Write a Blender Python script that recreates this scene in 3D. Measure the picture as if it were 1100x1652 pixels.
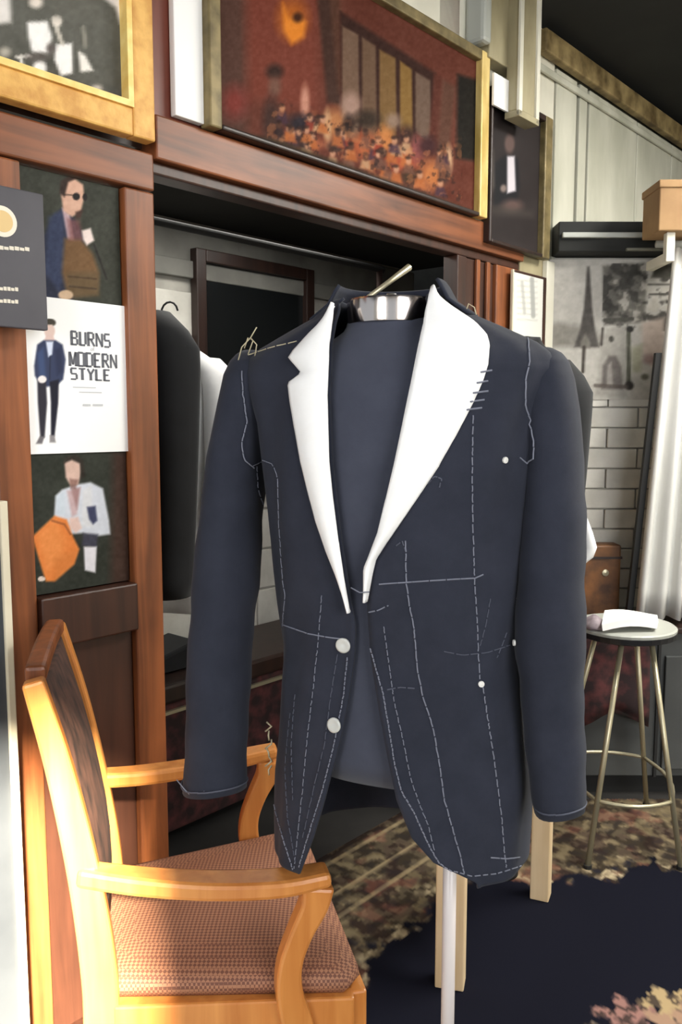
import bpy, bmesh, math, random
import numpy as np
from mathutils import Vector, Matrix
from mathutils.bvhtree import BVHTree

random.seed(4)
for o in list(bpy.data.objects):
    bpy.data.objects.remove(o, do_unlink=True)
scene = bpy.context.scene
COL = scene.collection

# ------------------------------------------------------------------ camera
FPX, PITCH, CAMH = 1350.0, math.radians(6.2), 1.3
cam_d = bpy.data.cameras.new('camera')
cam = bpy.data.objects.new('camera', cam_d)
COL.objects.link(cam)
cam.location = (0, 0, CAMH)
cam.rotation_euler = (math.pi / 2 - PITCH, 0, 0)
cam_d.sensor_fit = 'VERTICAL'
cam_d.sensor_height = 36.0
cam_d.lens = 36.0 * FPX / 1652.0
cam_d.clip_start = 0.02
scene.camera = cam

# ------------------------------------------------------------------ light
scene.view_settings.view_transform = 'Standard'
scene.view_settings.look = 'None'
scene.view_settings.gamma = 1.0
scene.view_settings.use_curve_mapping = False
scene.view_settings.exposure = 0.15

world = bpy.data.worlds.new('sky')
scene.world = world
world.use_nodes = True
bg = world.node_tree.nodes['Background']
bg.inputs['Color'].default_value = (0.86, 0.93, 1.0, 1)
bg.inputs['Strength'].default_value = 0.55

sun_d = bpy.data.lights.new('sun', 'SUN')
sun_d.energy = 62.0
sun_d.angle = math.radians(3.0)
sun_d.color = (1.0, 0.90, 0.70)
sun = bpy.data.objects.new('sun', sun_d)
COL.objects.link(sun)
SUN_DIR = Vector((-0.25, 0.80, -0.50)).normalized()
sun.rotation_euler = SUN_DIR.to_track_quat('-Z', 'Y').to_euler()
sun.location = (1, -3, 4)

def window_light(name, x, w, z, h, power):
    d = bpy.data.lights.new(name, 'AREA'); d.shape = 'RECTANGLE'; d.size, d.size_y = w, h; d.energy = power; d.color = (0.97, 0.98, 1.0)
    o = bpy.data.objects.new(name, d); COL.objects.link(o); o.location = (x, -1.22, z); o.rotation_euler = (math.radians(84), 0, 0)
window_light('shop_window_daylight_right', 1.45, 1.5, 1.7, 1.6, 62)
window_light('shop_window_daylight_left', -1.25, .9, 1.7, 1.6, 38)
def overhead_fill(name, loc, sx, sy, power, col=(1, .97, .9)):
    d = bpy.data.lights.new(name, 'AREA'); d.shape = 'RECTANGLE'; d.size, d.size_y = sx, sy; d.energy = power; d.color = col
    o = bpy.data.objects.new(name, d); COL.objects.link(o); o.location = loc; return o
overhead_fill('fill_right', (1.75, 1.9, 2.58), .5, 1.4, 85)  # added overhead fill without a fixture, brightens the right side
overhead_fill('nook_fill', (-.35, 2.62, 1.985), 1.0, .3, 7).rotation_euler = (0, 0, math.radians(48.4))  # unseen fill added behind the beam to lighten the nook

# ------------------------------------------------------------------ projection helpers (photo frame 1100x1652)
CP, SP = math.cos(PITCH), math.sin(PITCH)
CAM = np.array([0.0, 0.0, CAMH])
def ray(px, py):
    u = -(py - 826.0) / FPX
    return np.array([(px - 550.0) / FPX, CP + u * SP, -SP + u * CP])
def atY(px, py, Y):
    r = ray(px, py)
    return CAM + r * (Y / r[1])
def atZ(px, py, z):
    r = ray(px, py)
    return CAM + r * ((z - CAMH) / r[2])
def proj(p):
    p = np.asarray(p, float)
    q = p - CAM
    dep = q[..., 1] * CP - q[..., 2] * SP
    up = q[..., 1] * SP + q[..., 2] * CP
    dep = np.where(np.abs(dep) < 1e-4, 1e-4, dep)
    return 550 + FPX * q[..., 0] / dep, 826 - FPX * up / dep
# partition frame: s runs along the wall, off goes into it
TH = math.radians(48.4)
WD = np.array([math.cos(TH), math.sin(TH), 0.0])
WN = np.array([-math.sin(TH), math.cos(TH), 0.0])
WP = np.array([-0.517, 1.64, 0.0])
def W(s, off, z):
    return WP + WD * s + WN * off + np.array([0, 0, z])
def onW(px, py, off=0.0):
    r = ray(px, py)
    t = (off - (CAM - WP) @ WN) / (r @ WN)
    p = CAM + r * t
    return (p - WP) @ WD, p[2]
def frame(origin, ang):
    c, s = math.cos(ang), math.sin(ang)
    o = np.array(origin, float)
    X = np.array([c, s, 0]); Y = np.array([-s, c, 0])
    return lambda x, y, z: o + X * x + Y * y + np.array([0, 0, z])
IDF = lambda x, y, z: np.array([x, y, z], float)
WF = lambda x, y, z: W(x, y, z)

# ------------------------------------------------------------------ mesh builder
class MB:
    def __init__(self): self.v, self.f = [], []
    def add(self, vs, fs):
        n = len(self.v)
        self.v += [tuple(map(float, p)) for p in vs]
        self.f += [tuple(i + n for i in f) for f in fs]
        return self
    def box(self, x0, x1, y0, y1, z0, z1, F=IDF):
        vs = [F(x, y, z) for z in (z0, z1) for y in (y0, y1) for x in (x0, x1)]
        return self.add(vs, [(0, 2, 3, 1), (4, 5, 7, 6), (0, 1, 5, 4), (2, 6, 7, 3), (0, 4, 6, 2), (1, 3, 7, 5)])
    def hexa(self, lo, hi):
        return self.add(list(lo) + list(hi), [(3, 2, 1, 0), (4, 5, 6, 7), (0, 1, 5, 4), (1, 2, 6, 5), (2, 3, 7, 6), (3, 0, 4, 7)])
    def rings(self, rings, cap0=True, cap1=True, closed=True):
        n = len(rings[0]); vs = [p for r in rings for p in r]; fs = []
        m = n if closed else n - 1
        for i in range(len(rings) - 1):
            for j in range(m):
                k = (j + 1) % n
                fs.append((i * n + j, i * n + k, (i + 1) * n + k, (i + 1) * n + j))
        if cap0: fs.append(tuple(range(n))[::-1])
        if cap1: fs.append(tuple((len(rings) - 1) * n + j for j in range(n)))
        return self.add(vs, fs)
    def tube(self, path, rad, n=8, flat=None):
        path = [np.array(p, float) for p in path]
        rad = rad if hasattr(rad, '__len__') else [rad] * len(path)
        rs = []; up0 = None
        for i, p in enumerate(path):
            t = path[min(i + 1, len(path) - 1)] - path[max(i - 1, 0)]
            t = t / (np.linalg.norm(t) + 1e-12)
            if up0 is None:
                up0 = np.array([0, 0, 1.0]) if abs(t[2]) < .9 else np.array([0, 1.0, 0])
            a = np.cross(t, up0); a /= np.linalg.norm(a) + 1e-12
            b = np.cross(a, t); up0 = b
            r = rad[i]; r2 = r if flat is None else r * flat
            rs.append([p + a * r * math.cos(q) + b * r2 * math.sin(q) for q in np.linspace(0, 2 * math.pi, n, endpoint=False)])
        return self.rings(rs)
    def sbar(self, path, w, h, side, k=5):
        P = np.array([np.array(p, float) for p in path]); n = len(P)
        w = np.array(w if hasattr(w, '__len__') else [w] * n, float); h = np.array(h if hasattr(h, '__len__') else [h] * n, float)
        Q = np.c_[P, w, h]; E = np.vstack([2 * Q[0] - Q[1], Q, 2 * Q[-1] - Q[-2]]); out = []
        for i in range(1, n):
            a, b, c, d = E[i - 1], E[i], E[i + 1], E[i + 2]
            for t in np.linspace(0, 1, k, endpoint=False):
                out.append(.5 * (2 * b + (c - a) * t + (2 * a - 5 * b + 4 * c - d) * t * t + (3 * b - a - 3 * c + d) * t ** 3))
        out = np.array(out + [Q[-1]])
        return self.bar(list(out[:, :3]), list(out[:, 3]), list(out[:, 4]), side)
    def bar(self, path, w, h, side):
        """rectangular section swept along path; side = width direction"""
        path = [np.array(p, float) for p in path]; side = np.array(side, float); side /= np.linalg.norm(side)
        w = w if hasattr(w, '__len__') else [w] * len(path)
        h = h if hasattr(h, '__len__') else [h] * len(path)
        rs = []
        for i, p in enumerate(path):
            t = path[min(i + 1, len(path) - 1)] - path[max(i - 1, 0)]; t /= np.linalg.norm(t)
            b = np.cross(side, t); b /= np.linalg.norm(b)
            rs.append([p + side * w[i] / 2 * q + b * h[i] / 2 * k for q, k in ((-1, -1), (1, -1), (1, 1), (-1, 1))])
        return self.rings(rs)
    def lathe(self, prof, c, n=24, ax=None):
        c = np.array(c, float)
        if ax is None: A, B, N = np.eye(3)
        else:
            N = np.array(ax, float); N /= np.linalg.norm(N)
            A = np.cross(N, [0.3, 0.2, 0.9]); A /= np.linalg.norm(A); B = np.cross(N, A)
        rs = [[c + A * r * math.cos(q) + B * r * math.sin(q) + N * z for q in np.linspace(0, 2 * math.pi, n, endpoint=False)] for r, z in prof]
        return self.rings(rs)
    def build(self, name, mat, root=None, smooth=False, bevel=0, solid=0, sub=0, offset=0.0):
        L = np.array(root.location) if root is not None else np.zeros(3)
        me = bpy.data.meshes.new(name)
        me.from_pydata([tuple(np.array(p) - L) for p in self.v], [], self.f)
        me.validate()
        bm = bmesh.new(); bm.from_mesh(me); bmesh.ops.recalc_face_normals(bm, faces=bm.faces); bm.to_mesh(me); bm.free()
        me.materials.append(mat)
        if smooth:
            for p in me.polygons: p.use_smooth = True
        o = bpy.data.objects.new(name, me); COL.objects.link(o)
        if root is not None: o.parent = root
        if sub:
            m = o.modifiers.new('sub', 'SUBSURF'); m.levels = m.render_levels = sub
        if solid:
            m = o.modifiers.new('thick', 'SOLIDIFY'); m.thickness = solid; m.offset = offset
        if bevel:
            m = o.modifiers.new('bevel', 'BEVEL'); m.width = bevel; m.segments = 2; m.limit_method = 'ANGLE'
        return o
def tag(o, label=None, cat=None, group=None, kind=None):
    if label: o['label'] = label
    if cat: o['category'] = cat
    if group: o['group'] = group
    if kind: o['kind'] = kind
    return o
def thing(name, loc, label, cat, group=None):
    o = bpy.data.objects.new(name, None); COL.objects.link(o)
    o.location = tuple(map(float, loc)); o.empty_display_size = .05
    bpy.context.view_layer.update()
    return tag(o, label, cat, group)
def struct_root(name, loc=(0, 0, 0)):
    o = bpy.data.objects.new(name, None); COL.objects.link(o); o.location = loc
    o['kind'] = 'structure'; return o

# ------------------------------------------------------------------ materials
def lin(c):
    return tuple((x / 12.92 if x <= .04045 else ((x + .055) / 1.055) ** 2.4) for x in [k / 255. for k in c])
def base(name, rough=.6, metal=0.0, spec=.5):
    m = bpy.data.materials.new(name); m.use_nodes = True
    nt = m.node_tree; b = nt.nodes['Principled BSDF']
    b.inputs['Roughness'].default_value = rough; b.inputs['Metallic'].default_value = metal
    b.inputs['Specular IOR Level'].default_value = spec
    return m, nt, b
def noisy(name, c1, c2, scale=(8, 8, 8), rough=.6, metal=0, detail=6, bump=0.0, bscale=None, spec=.5, lo=.35, hi=.65):
    m, nt, b = base(name, rough, metal, spec); N = nt.nodes; L = nt.links
    tc = N.new('ShaderNodeTexCoord'); mp = N.new('ShaderNodeMapping'); mp.inputs['Scale'].default_value = scale
    no = N.new('ShaderNodeTexNoise'); no.inputs['Scale'].default_value = 1.0; no.inputs['Detail'].default_value = detail
    cr = N.new('ShaderNodeValToRGB')
    cr.color_ramp.elements[0].color = (*lin(c1), 1); cr.color_ramp.elements[1].color = (*lin(c2), 1)
    cr.color_ramp.elements[0].position = lo; cr.color_ramp.elements[1].position = hi
    L.new(tc.outputs['Object'], mp.inputs['Vector']); L.new(mp.outputs[0], no.inputs['Vector'])
    L.new(no.outputs['Fac'], cr.inputs['Fac']); L.new(cr.outputs[0], b.inputs['Base Color'])
    if bump:
        n2 = N.new('ShaderNodeTexNoise'); n2.inputs['Scale'].default_value = bscale or 60; n2.inputs['Detail'].default_value = 3
        bp = N.new('ShaderNodeBump'); bp.inputs['Strength'].default_value = bump; bp.inputs['Distance'].default_value = .003
        L.new(tc.outputs['Object'], n2.inputs['Vector']); L.new(n2.outputs['Fac'], bp.inputs['Height']); L.new(bp.outputs[0], b.inputs['Normal'])
    return m
def wood(name, c1, c2, rough=.42, axis='Z', k=1.0, rot=0.0):
    """grain stretched along one axis of the object"""
    lo, hi = 2.2 * k, 34 * k
    sc = {'Z': (hi, hi, lo), 'X': (lo, hi, hi), 'Y': (hi, lo, hi)}[axis]
    m, nt, b = base(name, rough); N = nt.nodes; L = nt.links
    tc = N.new('ShaderNodeTexCoord'); mp = N.new('ShaderNodeMapping'); mp.inputs['Scale'].default_value = sc; vr = N.new('ShaderNodeVectorRotate'); vr.rotation_type = 'Z_AXIS'; vr.inputs['Angle'].default_value = rot
    no = N.new('ShaderNodeTexNoise'); no.inputs['Scale'].default_value = 1.; no.inputs['Detail'].default_value = 7; no.inputs['Distortion'].default_value = .6
    n3 = N.new('ShaderNodeTexNoise'); n3.inputs['Scale'].default_value = 5.; n3.inputs['Detail'].default_value = 3
    mx = N.new('ShaderNodeMath'); mx.operation = 'ADD'
    ml = N.new('ShaderNodeMath'); ml.operation = 'MULTIPLY'; ml.inputs[1].default_value = .5
    cr = N.new('ShaderNodeValToRGB')
    cr.color_ramp.elements[0].color = (*lin(c1), 1); cr.color_ramp.elements[1].color = (*lin(c2), 1)
    cr.color_ramp.elements[0].position = .45; cr.color_ramp.elements[1].position = 1.0
    L.new(tc.outputs['Object'], vr.inputs['Vector']); L.new(vr.outputs[0], mp.inputs[0]); L.new(mp.outputs[0], no.inputs['Vector']); L.new(tc.outputs['Object'], n3.inputs['Vector'])
    L.new(n3.outputs['Fac'], ml.inputs[0]); L.new(no.outputs['Fac'], mx.inputs[0]); L.new(ml.outputs[0], mx.inputs[1])
    L.new(mx.outputs[0], cr.inputs['Fac']); L.new(cr.outputs[0], b.inputs['Base Color'])
    bp = N.new('ShaderNodeBump'); bp.inputs['Strength'].default_value = .12; bp.inputs['Distance'].default_value = .002
    L.new(no.outputs['Fac'], bp.inputs['Height']); L.new(bp.outputs[0], b.inputs['Normal'])
    return m
def flat(name, c, rough=.6, metal=0, spec=.5):
    m, nt, b = base(name, rough, metal, spec); b.inputs['Base Color'].default_value = (*lin(c), 1); return m
def cloth(name, c1, c2, rough=.85, weave=900, sheen=.2):
    m, nt, b = base(name, rough, 0, .25); N = nt.nodes; L = nt.links
    tc = N.new('ShaderNodeTexCoord')
    no = N.new('ShaderNodeTexNoise'); no.inputs['Scale'].default_value = 14; no.inputs['Detail'].default_value = 8; no.inputs['Roughness'].default_value = .7
    cr = N.new('ShaderNodeValToRGB'); cr.color_ramp.elements[0].color = (*lin(c1), 1); cr.color_ramp.elements[1].color = (*lin(c2), 1)
    cr.color_ramp.elements[0].position = .3; cr.color_ramp.elements[1].position = .7
    L.new(tc.outputs['Object'], no.inputs['Vector']); L.new(no.outputs['Fac'], cr.inputs['Fac']); L.new(cr.outputs[0], b.inputs['Base Color'])
    n2 = N.new('ShaderNodeTexNoise'); n2.inputs['Scale'].default_value = weave; n2.inputs['Detail'].default_value = 2
    bp = N.new('ShaderNodeBump'); bp.inputs['Strength'].default_value = .25; bp.inputs['Distance'].default_value = .0006
    L.new(tc.outputs['Object'], n2.inputs['Vector']); L.new(n2.outputs['Fac'], bp.inputs['Height']); L.new(bp.outputs[0], b.inputs['Normal'])
    b.inputs['Sheen Weight'].default_value = sheen; b.inputs['Sheen Roughness'].default_value = .5
    return m
def printed(name, rough=.6, spec=.2):
    m, nt, b = base(name, rough, 0, spec)
    a = nt.nodes.new('ShaderNodeAttribute'); a.attribute_name = 'Col'
    nt.links.new(a.outputs['Color'], b.inputs['Base Color'])
    return m
M = {}
M['wood_red'] = wood('red brown timber', (66, 34, 18), (158, 92, 52))
M['wood_redh'] = wood('red brown timber along', (62, 32, 18), (148, 86, 50), axis='X', rot=-math.radians(48.4))
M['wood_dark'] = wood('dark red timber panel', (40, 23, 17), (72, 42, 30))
M['wood_board'] = wood('mahogany boarding', (92, 44, 34), (132, 72, 58))
M['beech'] = wood('honey beech', (176, 104, 46), (214, 146, 78), rough=.32)
M['pine'] = wood('pale pine', (212, 182, 138), (234, 210, 172), rough=.6)
M['gold'] = noisy('gilt frame', (204, 148, 72), (232, 182, 100), (30, 30, 30), rough=.5, metal=.08, bump=.2, bscale=120)
M['gold_hi'] = noisy('bright gilt lip', (240, 198, 108), (252, 222, 140), (30, 30, 30), rough=.4, metal=.05)
M['gold_dull'] = noisy('aged dull gilt', (96, 84, 54), (138, 122, 82), (20, 20, 20), rough=.5, metal=.2)
M['gold_pale'] = noisy('pale gilt moulding', (196, 166, 90), (236, 208, 136), (20, 20, 8), rough=.4, metal=.2)
M['print'] = printed('printed sheet')
M['rug'] = printed('woven rug pile', .95, .1)
M['canvas'] = printed('varnished canvas', .7, .1)
M['white_paper'] = flat('white board', (247, 246, 244), .5)
M['brick'] = noisy('white painted brick', (186, 183, 174), (210, 207, 198), (9, 9, 9), rough=.8, bump=.5, bscale=40)
M['mortar'] = noisy('painted mortar', (158, 155, 147), (178, 175, 166), (12, 12, 12), rough=.9)
M['plank'] = noisy('off white boards', (176, 175, 158), (206, 204, 188), (6, 6, 2), rough=.7, bump=.2)
M['strip'] = noisy('grey cover strip', (92, 92, 82), (122, 120, 106), (10, 10, 3), rough=.7)
M['cream'] = noisy('cream sheet', (204, 200, 182), (232, 228, 212), (3, 3, 3), rough=.6)
M['beige'] = noisy('beige painted metal', (132, 122, 92), (170, 160, 128), (8, 8, 3), rough=.55)
M['brown_trim'] = noisy('brown cornice', (96, 78, 46), (168, 146, 100), (14, 14, 14), rough=.6)
M['black'] = noisy('black ceiling', (20, 20, 18), (30, 30, 27), (4, 4, 4), rough=.9)
M['black_beam'] = noisy('black valance', (18, 19, 17), (34, 35, 31), (3, 3, 20), rough=.8)
M['rail'] = flat('grey rail', (170, 172, 164), .45)
M['floor'] = noisy('dark concrete', (26, 25, 24), (40, 38, 36), (5, 5, 5), rough=.8)
M['navy'] = cloth('navy suiting', (33, 36, 47), (44, 47, 59), sheen=.06)
M['navy_form'] = cloth('navy jersey', (58, 61, 74), (67, 70, 83), sheen=.15)
M['canvas_white'] = cloth('white canvas interlining', (244, 243, 240), (252, 251, 249), sheen=0)
M['black_cloth'] = cloth('black suiting', (17, 18, 20), (25, 26, 29), sheen=.1)
M['white_cloth'] = cloth('white cotton', (224, 224, 224), (240, 240, 238), sheen=0)
M['thread'] = flat('basting thread', (118, 121, 134), .8)
M['thread_faint'] = flat('faint basting thread', (78, 81, 94), .8)
M['thread_cream'] = flat('cream thread', (190, 178, 148), .8)
M['chrome'] = flat('chrome', (214, 204, 198), .16, 1.0)
M['steel'] = flat('brushed steel', (200, 198, 196), .3, .9)
M['brass'] = flat('pale metal', (186, 178, 150), .35, .6)
M['button'] = flat('shell button', (196, 196, 190), .3)
M['pole'] = flat('white painted pole', (214, 206, 204), .3)
M['sign'] = noisy('dark grey sign board', (72, 70, 76), (86, 84, 90), (5, 5, 5), rough=.6)
M['slate'] = noisy('dark slate board', (54, 58, 64), (70, 74, 80), (4, 4, 4), rough=.6)
M['creamwood'] = noisy('cream painted frame', (206, 196, 170), (226, 218, 196), (6, 6, 6), rough=.5)
M['ink'] = flat('printed ink', (92, 94, 102), .6)
M['ink_pale'] = flat('pale grey ink', (196, 197, 200), .6)
M['ink_cream'] = flat('cream lettering', (224, 216, 200), .6)
M['emblem'] = flat('gold emblem', (222, 190, 132), .5)
M['emblem_rim'] = flat('cream emblem rim', (236, 226, 208), .5)
M['curtain'] = noisy('off white pleated cloth', (196, 195, 190), (222, 221, 217), (3, 3, 1), rough=.85)
M['dark_edge'] = flat('matt black', (26, 26, 26), .8)
M['redcloth'] = noisy('dark red figured cloth', (34, 18, 20), (88, 42, 42), (22, 22, 22), rough=.9, lo=.4, hi=.7)
M['darkgrey'] = noisy('dark grey board', (58, 60, 60), (78, 80, 79), (3, 3, 3), rough=.7)
M['brownbox'] = noisy('brown card', (140, 108, 72), (168, 134, 92), (6, 6, 6), rough=.8)
M['leather'] = noisy('brown leather', (70, 42, 20), (124, 80, 40), (14, 14, 14), rough=.5)
M['darkframe'] = wood('near black frame', (26, 18, 16), (52, 34, 28))
M['darkglass'] = flat('dark picture', (20, 22, 23), .25)
M['nook'] = noisy('grey boards', (98, 97, 92), (120, 119, 113), (6, 6, 6), rough=.85)
M['chalk'] = flat('tailor tack', (222, 220, 214), .7)
M['blackplastic'] = flat('black seat vinyl', (30, 30, 33), .4)

def upholstery():
    m, nt, b = base('brown figured upholstery', .7); N = nt.nodes; L = nt.links
    tc = N.new('ShaderNodeTexCoord'); mp = N.new('ShaderNodeMapping'); mp.inputs['Rotation'].default_value = (0, 0, math.radians(45)); mp.inputs['Scale'].default_value = (1, 1, 1)
    ck = N.new('ShaderNodeTexChecker'); ck.inputs['Scale'].default_value = 210
    ck.inputs['Color1'].default_value = (*lin((110, 68, 52)), 1); ck.inputs['Color2'].default_value = (*lin((160, 112, 84)), 1)
    L.new(tc.outputs['Object'], mp.inputs[0]); L.new(mp.outputs[0], ck.inputs['Vector']); L.new(ck.outputs[0], b.inputs['Base Color'])
    return m
M['upholstery'] = upholstery()
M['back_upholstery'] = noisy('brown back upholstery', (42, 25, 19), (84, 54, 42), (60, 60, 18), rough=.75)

# ------------------------------------------------------------------ painter for flat prints
def vnoise(x, y, scale, seed=0, octaves=3):
    r = np.random.RandomState(seed); out = np.zeros_like(x, float); amp = 1; tot = 0
    for o in range(octaves):
        g = r.rand(64, 64); X = x / scale * 2 ** o; Y = y / scale * 2 ** o
        i = np.floor(X).astype(int); j = np.floor(Y).astype(int); fx = X - i; fy = Y - j
        fx = fx * fx * (3 - 2 * fx); fy = fy * fy * (3 - 2 * fy)
        a = g[i % 64, j % 64]; b_ = g[(i + 1) % 64, j % 64]; c = g[i % 64, (j + 1) % 64]; d_ = g[(i + 1) % 64, (j + 1) % 64]
        out += amp * ((a * (1 - fx) + b_ * fx) * (1 - fy) + (c * (1 - fx) + d_ * fx) * fy); tot += amp; amp *= .55
    return out / tot
class Paint:
    def __init__(self, x, y, c):
        self.x, self.y = x, y; self.c = np.tile(np.array(c, float), (len(x), 1))
    def blend(self, m, c):
        c = np.array(c, float); self.c = self.c * (1 - m[:, None]) + c * m[:, None]; return self
    def poly(self, pts, c, soft=1.5, a=1.0):
        x, y = self.x, self.y; P = np.array(pts, float); ins = np.zeros(len(x), bool); dd = np.full(len(x), 1e9)
        for i in range(len(P)):
            p, q = P[i], P[(i + 1) % len(P)]; e = q - p
            cond = ((p[1] > y) != (q[1] > y))
            den = q[1] - p[1] if abs(q[1] - p[1]) > 1e-9 else 1e-9
            ins ^= cond & (x < e[0] * (y - p[1]) / den + p[0])
            t = np.clip(((x - p[0]) * e[0] + (y - p[1]) * e[1]) / (e @ e + 1e-12), 0, 1)
            dd = np.minimum(dd, np.hypot(x - p[0] - t * e[0], y - p[1] - t * e[1]))
        s = np.where(ins, dd, -dd)
        return self.blend(a * np.clip(.5 + s / (2 * soft), 0, 1), c)
    def ell(self, cx, cy, rx, ry, c, soft=.15, a=1.0, rot=0):
        dx, dy = self.x - cx, self.y - cy; k, s = math.cos(rot), math.sin(rot)
        r = np.hypot((dx * k + dy * s) / rx, (-dx * s + dy * k) / ry)
        return self.blend(a * np.clip((1 + soft - r) / (2 * soft), 0, 1), c)
    def line(self, pts, w, c, a=1.0, soft=1.2):
        P = np.array(pts, float); dd = np.full(len(self.x), 1e9)
        for p, q in zip(P[:-1], P[1:]):
            e = q - p; t = np.clip(((self.x - p[0]) * e[0] + (self.y - p[1]) * e[1]) / (e @ e + 1e-12), 0, 1)
            dd = np.minimum(dd, np.hypot(self.x - p[0] - t * e[0], self.y - p[1] - t * e[1]))
        return self.blend(a * np.clip(.5 + (w / 2 - dd) / (2 * soft), 0, 1), c)
    def grain(self, amp, scale, seed):
        n = vnoise(self.x + 500, self.y + 500, scale, seed) - .5
        self.c = np.clip(self.c + amp * n[:, None] * 2, 0, 255); return self
def sheet(name, F, x0, x1, z0, z1, y, nx, nz, fn, mat, root=None, thick=.002):
    """flat printed sheet standing in the plane y of frame F; painted by fn(Paint) in photo coordinates"""
    xs = np.linspace(x0, x1, nx); zs = np.linspace(z0, z1, nz)
    vs = [F(x, y, z) for z in zs for x in xs]
    V = np.array(vs)
    fs = [(j * nx + i, j * nx + i + 1, (j + 1) * nx + i + 1, (j + 1) * nx + i) for j in range(nz - 1) for i in range(nx - 1)]
    L = np.array(root.location) if root is not None else np.zeros(3)
    me = bpy.data.meshes.new(name); me.from_pydata([tuple(p) for p in V - L], [], fs); me.materials.append(mat)
    px, py = proj(V); p = Paint(px, py, (128, 128, 128)); fn(p)
    c = np.clip(p.c / 255., 0, 1); c = np.where(c <= .04045, c / 12.92, ((c + .055) / 1.055) ** 2.4)
    at = me.color_attributes.new('Col', 'FLOAT_COLOR', 'POINT')
    at.data.foreach_set('color', np.c_[c, np.ones(len(c))].astype(np.float32).ravel())
    o = bpy.data.objects.new(name, me); COL.objects.link(o)
    if root is not None: o.parent = root
    if thick:
        m = o.modifiers.new('thick', 'SOLIDIFY'); m.thickness = thick; m.offset = -1
    return o
def text(body, F, x, z, y, size, mat, root, name='lettering', squash=1.0, bold=0.0, align='LEFT'):
    cu = bpy.data.curves.new(name, 'FONT'); cu.body = body; cu.size = size; cu.offset = bold; cu.extrude = .0002; cu.align_x = align
    tmp = bpy.data.objects.new(name, cu); COL.objects.link(tmp)
    bpy.context.view_layer.update()
    me = bpy.data.meshes.new_from_object(tmp.evaluated_get(bpy.context.evaluated_depsgraph_get()))
    bpy.data.objects.remove(tmp, do_unlink=True)
    L = np.array(root.location)
    for v in me.vertices:
        v.co = Vector(F(x + v.co.x * squash, y - v.co.z, z + v.co.y) - L)
    me.materials.clear(); me.materials.append(mat)
    o = bpy.data.objects.new(name, me); COL.objects.link(o); o.parent = root
    return o
def serif_text(body, F, x, z, y, h, w, mat, root, name='lettering'):
    """bold serif capitals from strokes"""
    G = {'B': [('v', 0), ('h', 0, .8, 1), ('h', 0, .8, .5), ('h', 0, .8, 0), ('t', .8, .55, .95), ('t', .85, .05, .45)],
         'U': [('v', 0), ('t', .85, .1, 1), ('h', .1, .8, 0)],
         'R': [('v', 0), ('h', 0, .8, 1), ('h', 0, .8, .5), ('t', .8, .55, .95), ('d', .4, .5, .95, 0)],
         'N': [('t', .05, 0, 1), ('d', .05, 1, .9, 0), ('t', .9, 0, 1)],
         'S': [('h', .1, .9, 1), ('h', .1, .9, .5), ('h', .05, .8, 0), ('t', .08, .55, .95), ('t', .85, .05, .45)],
         'M': [('v', 0), ('d', .1, 1, .5, .1), ('d', .5, .1, .9, 1), ('v', .9)],
         'O': [('v', 0), ('v', .85), ('h', .1, .8, 1), ('h', .1, .8, 0)],
         'D': [('v', 0), ('h', 0, .8, 1), ('h', 0, .8, 0), ('t', .88, .08, .92)],
         'E': [('v', 0), ('h', 0, .9, 1), ('h', 0, .7, .5), ('h', 0, .9, 0)],
         'T': [('v', .4), ('h', 0, .95, 1)], 'Y': [('d', 0, 1, .45, .5), ('d', .95, 1, .45, .5), ('v2', .4)], 'L': [('v', 0), ('h', 0, .9, 0)]}
    mb = MB(); cx = x
    def q(ax, az, bx, bz, t):
        d_ = np.array([bx - ax, bz - az]); d_ /= np.linalg.norm(d_); n_ = np.array([-d_[1], d_[0]]) * t / 2
        P = [(ax + n_[0], az + n_[1]), (ax - n_[0], az - n_[1]), (bx - n_[0], bz - n_[1]), (bx + n_[0], bz + n_[1])]
        mb.hexa([F(a, y, b) for a, b in P], [F(a, y - .0004, b) for a, b in P])
    for ch in body:
        for g in G.get(ch, []):
            if g[0] in ('v', 'v2'):
                zt = h if g[0] == 'v' else h * .5
                q(cx + (g[1] + .1) * w, z, cx + (g[1] + .1) * w, z + zt, w * .36)
                q(cx + (g[1] - .1) * w, z + h * .03, cx + (g[1] + .3) * w, z + h * .03, h * .07)
            elif g[0] == 't': q(cx + (g[1] + .05) * w, z + g[2] * h, cx + (g[1] + .05) * w, z + g[3] * h, w * .28)
            elif g[0] == 'h': q(cx + g[1] * w, z + g[3] * h * .95 + h * .03, cx + g[2] * w, z + g[3] * h * .95 + h * .03, h * .14)
            elif g[0] == 'd': q(cx + (g[1] + .05) * w, z + g[2] * h, cx + (g[3] + .05) * w, z + g[4] * h, w * .26)
        cx += w * 1.22
    return mb.build(name, mat, root)

# ================================================================== THE SETTING
CEIL = 2.62
fl = MB().box(-2.6, 3.0, -1.3, 5.2, -.05, 0).build('floor', M['floor']); tag(fl, kind='structure')
ce = MB().box(-2.6, 3.0, -1.3, 5.2, CEIL, CEIL + .05).build('ceiling', M['black']); tag(ce, kind='structure')
# unseen shop front behind the camera, its opening shaped to confine the sun
wf = MB(); wf.box(.47, 3.0, -1.36, -1.28, 0, CEIL); wf.box(-2.6, .47, -1.36, -1.28, 2.42, CEIL); wf.box(-2.6, -.75, -1.36, -1.28, 0, 2.42)
tag(wf.build('sun_mask_wall', M['cream']), kind='structure')
tag(MB().box(2.95, 3.0, -1.3, 5.2, 0, CEIL).build('wall_right', M['cream']), kind='structure')
tag(MB().box(-2.6, 3.0, 5.15, 5.2, 0, CEIL).build('wall_far', M['nook']), kind='structure')
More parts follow.
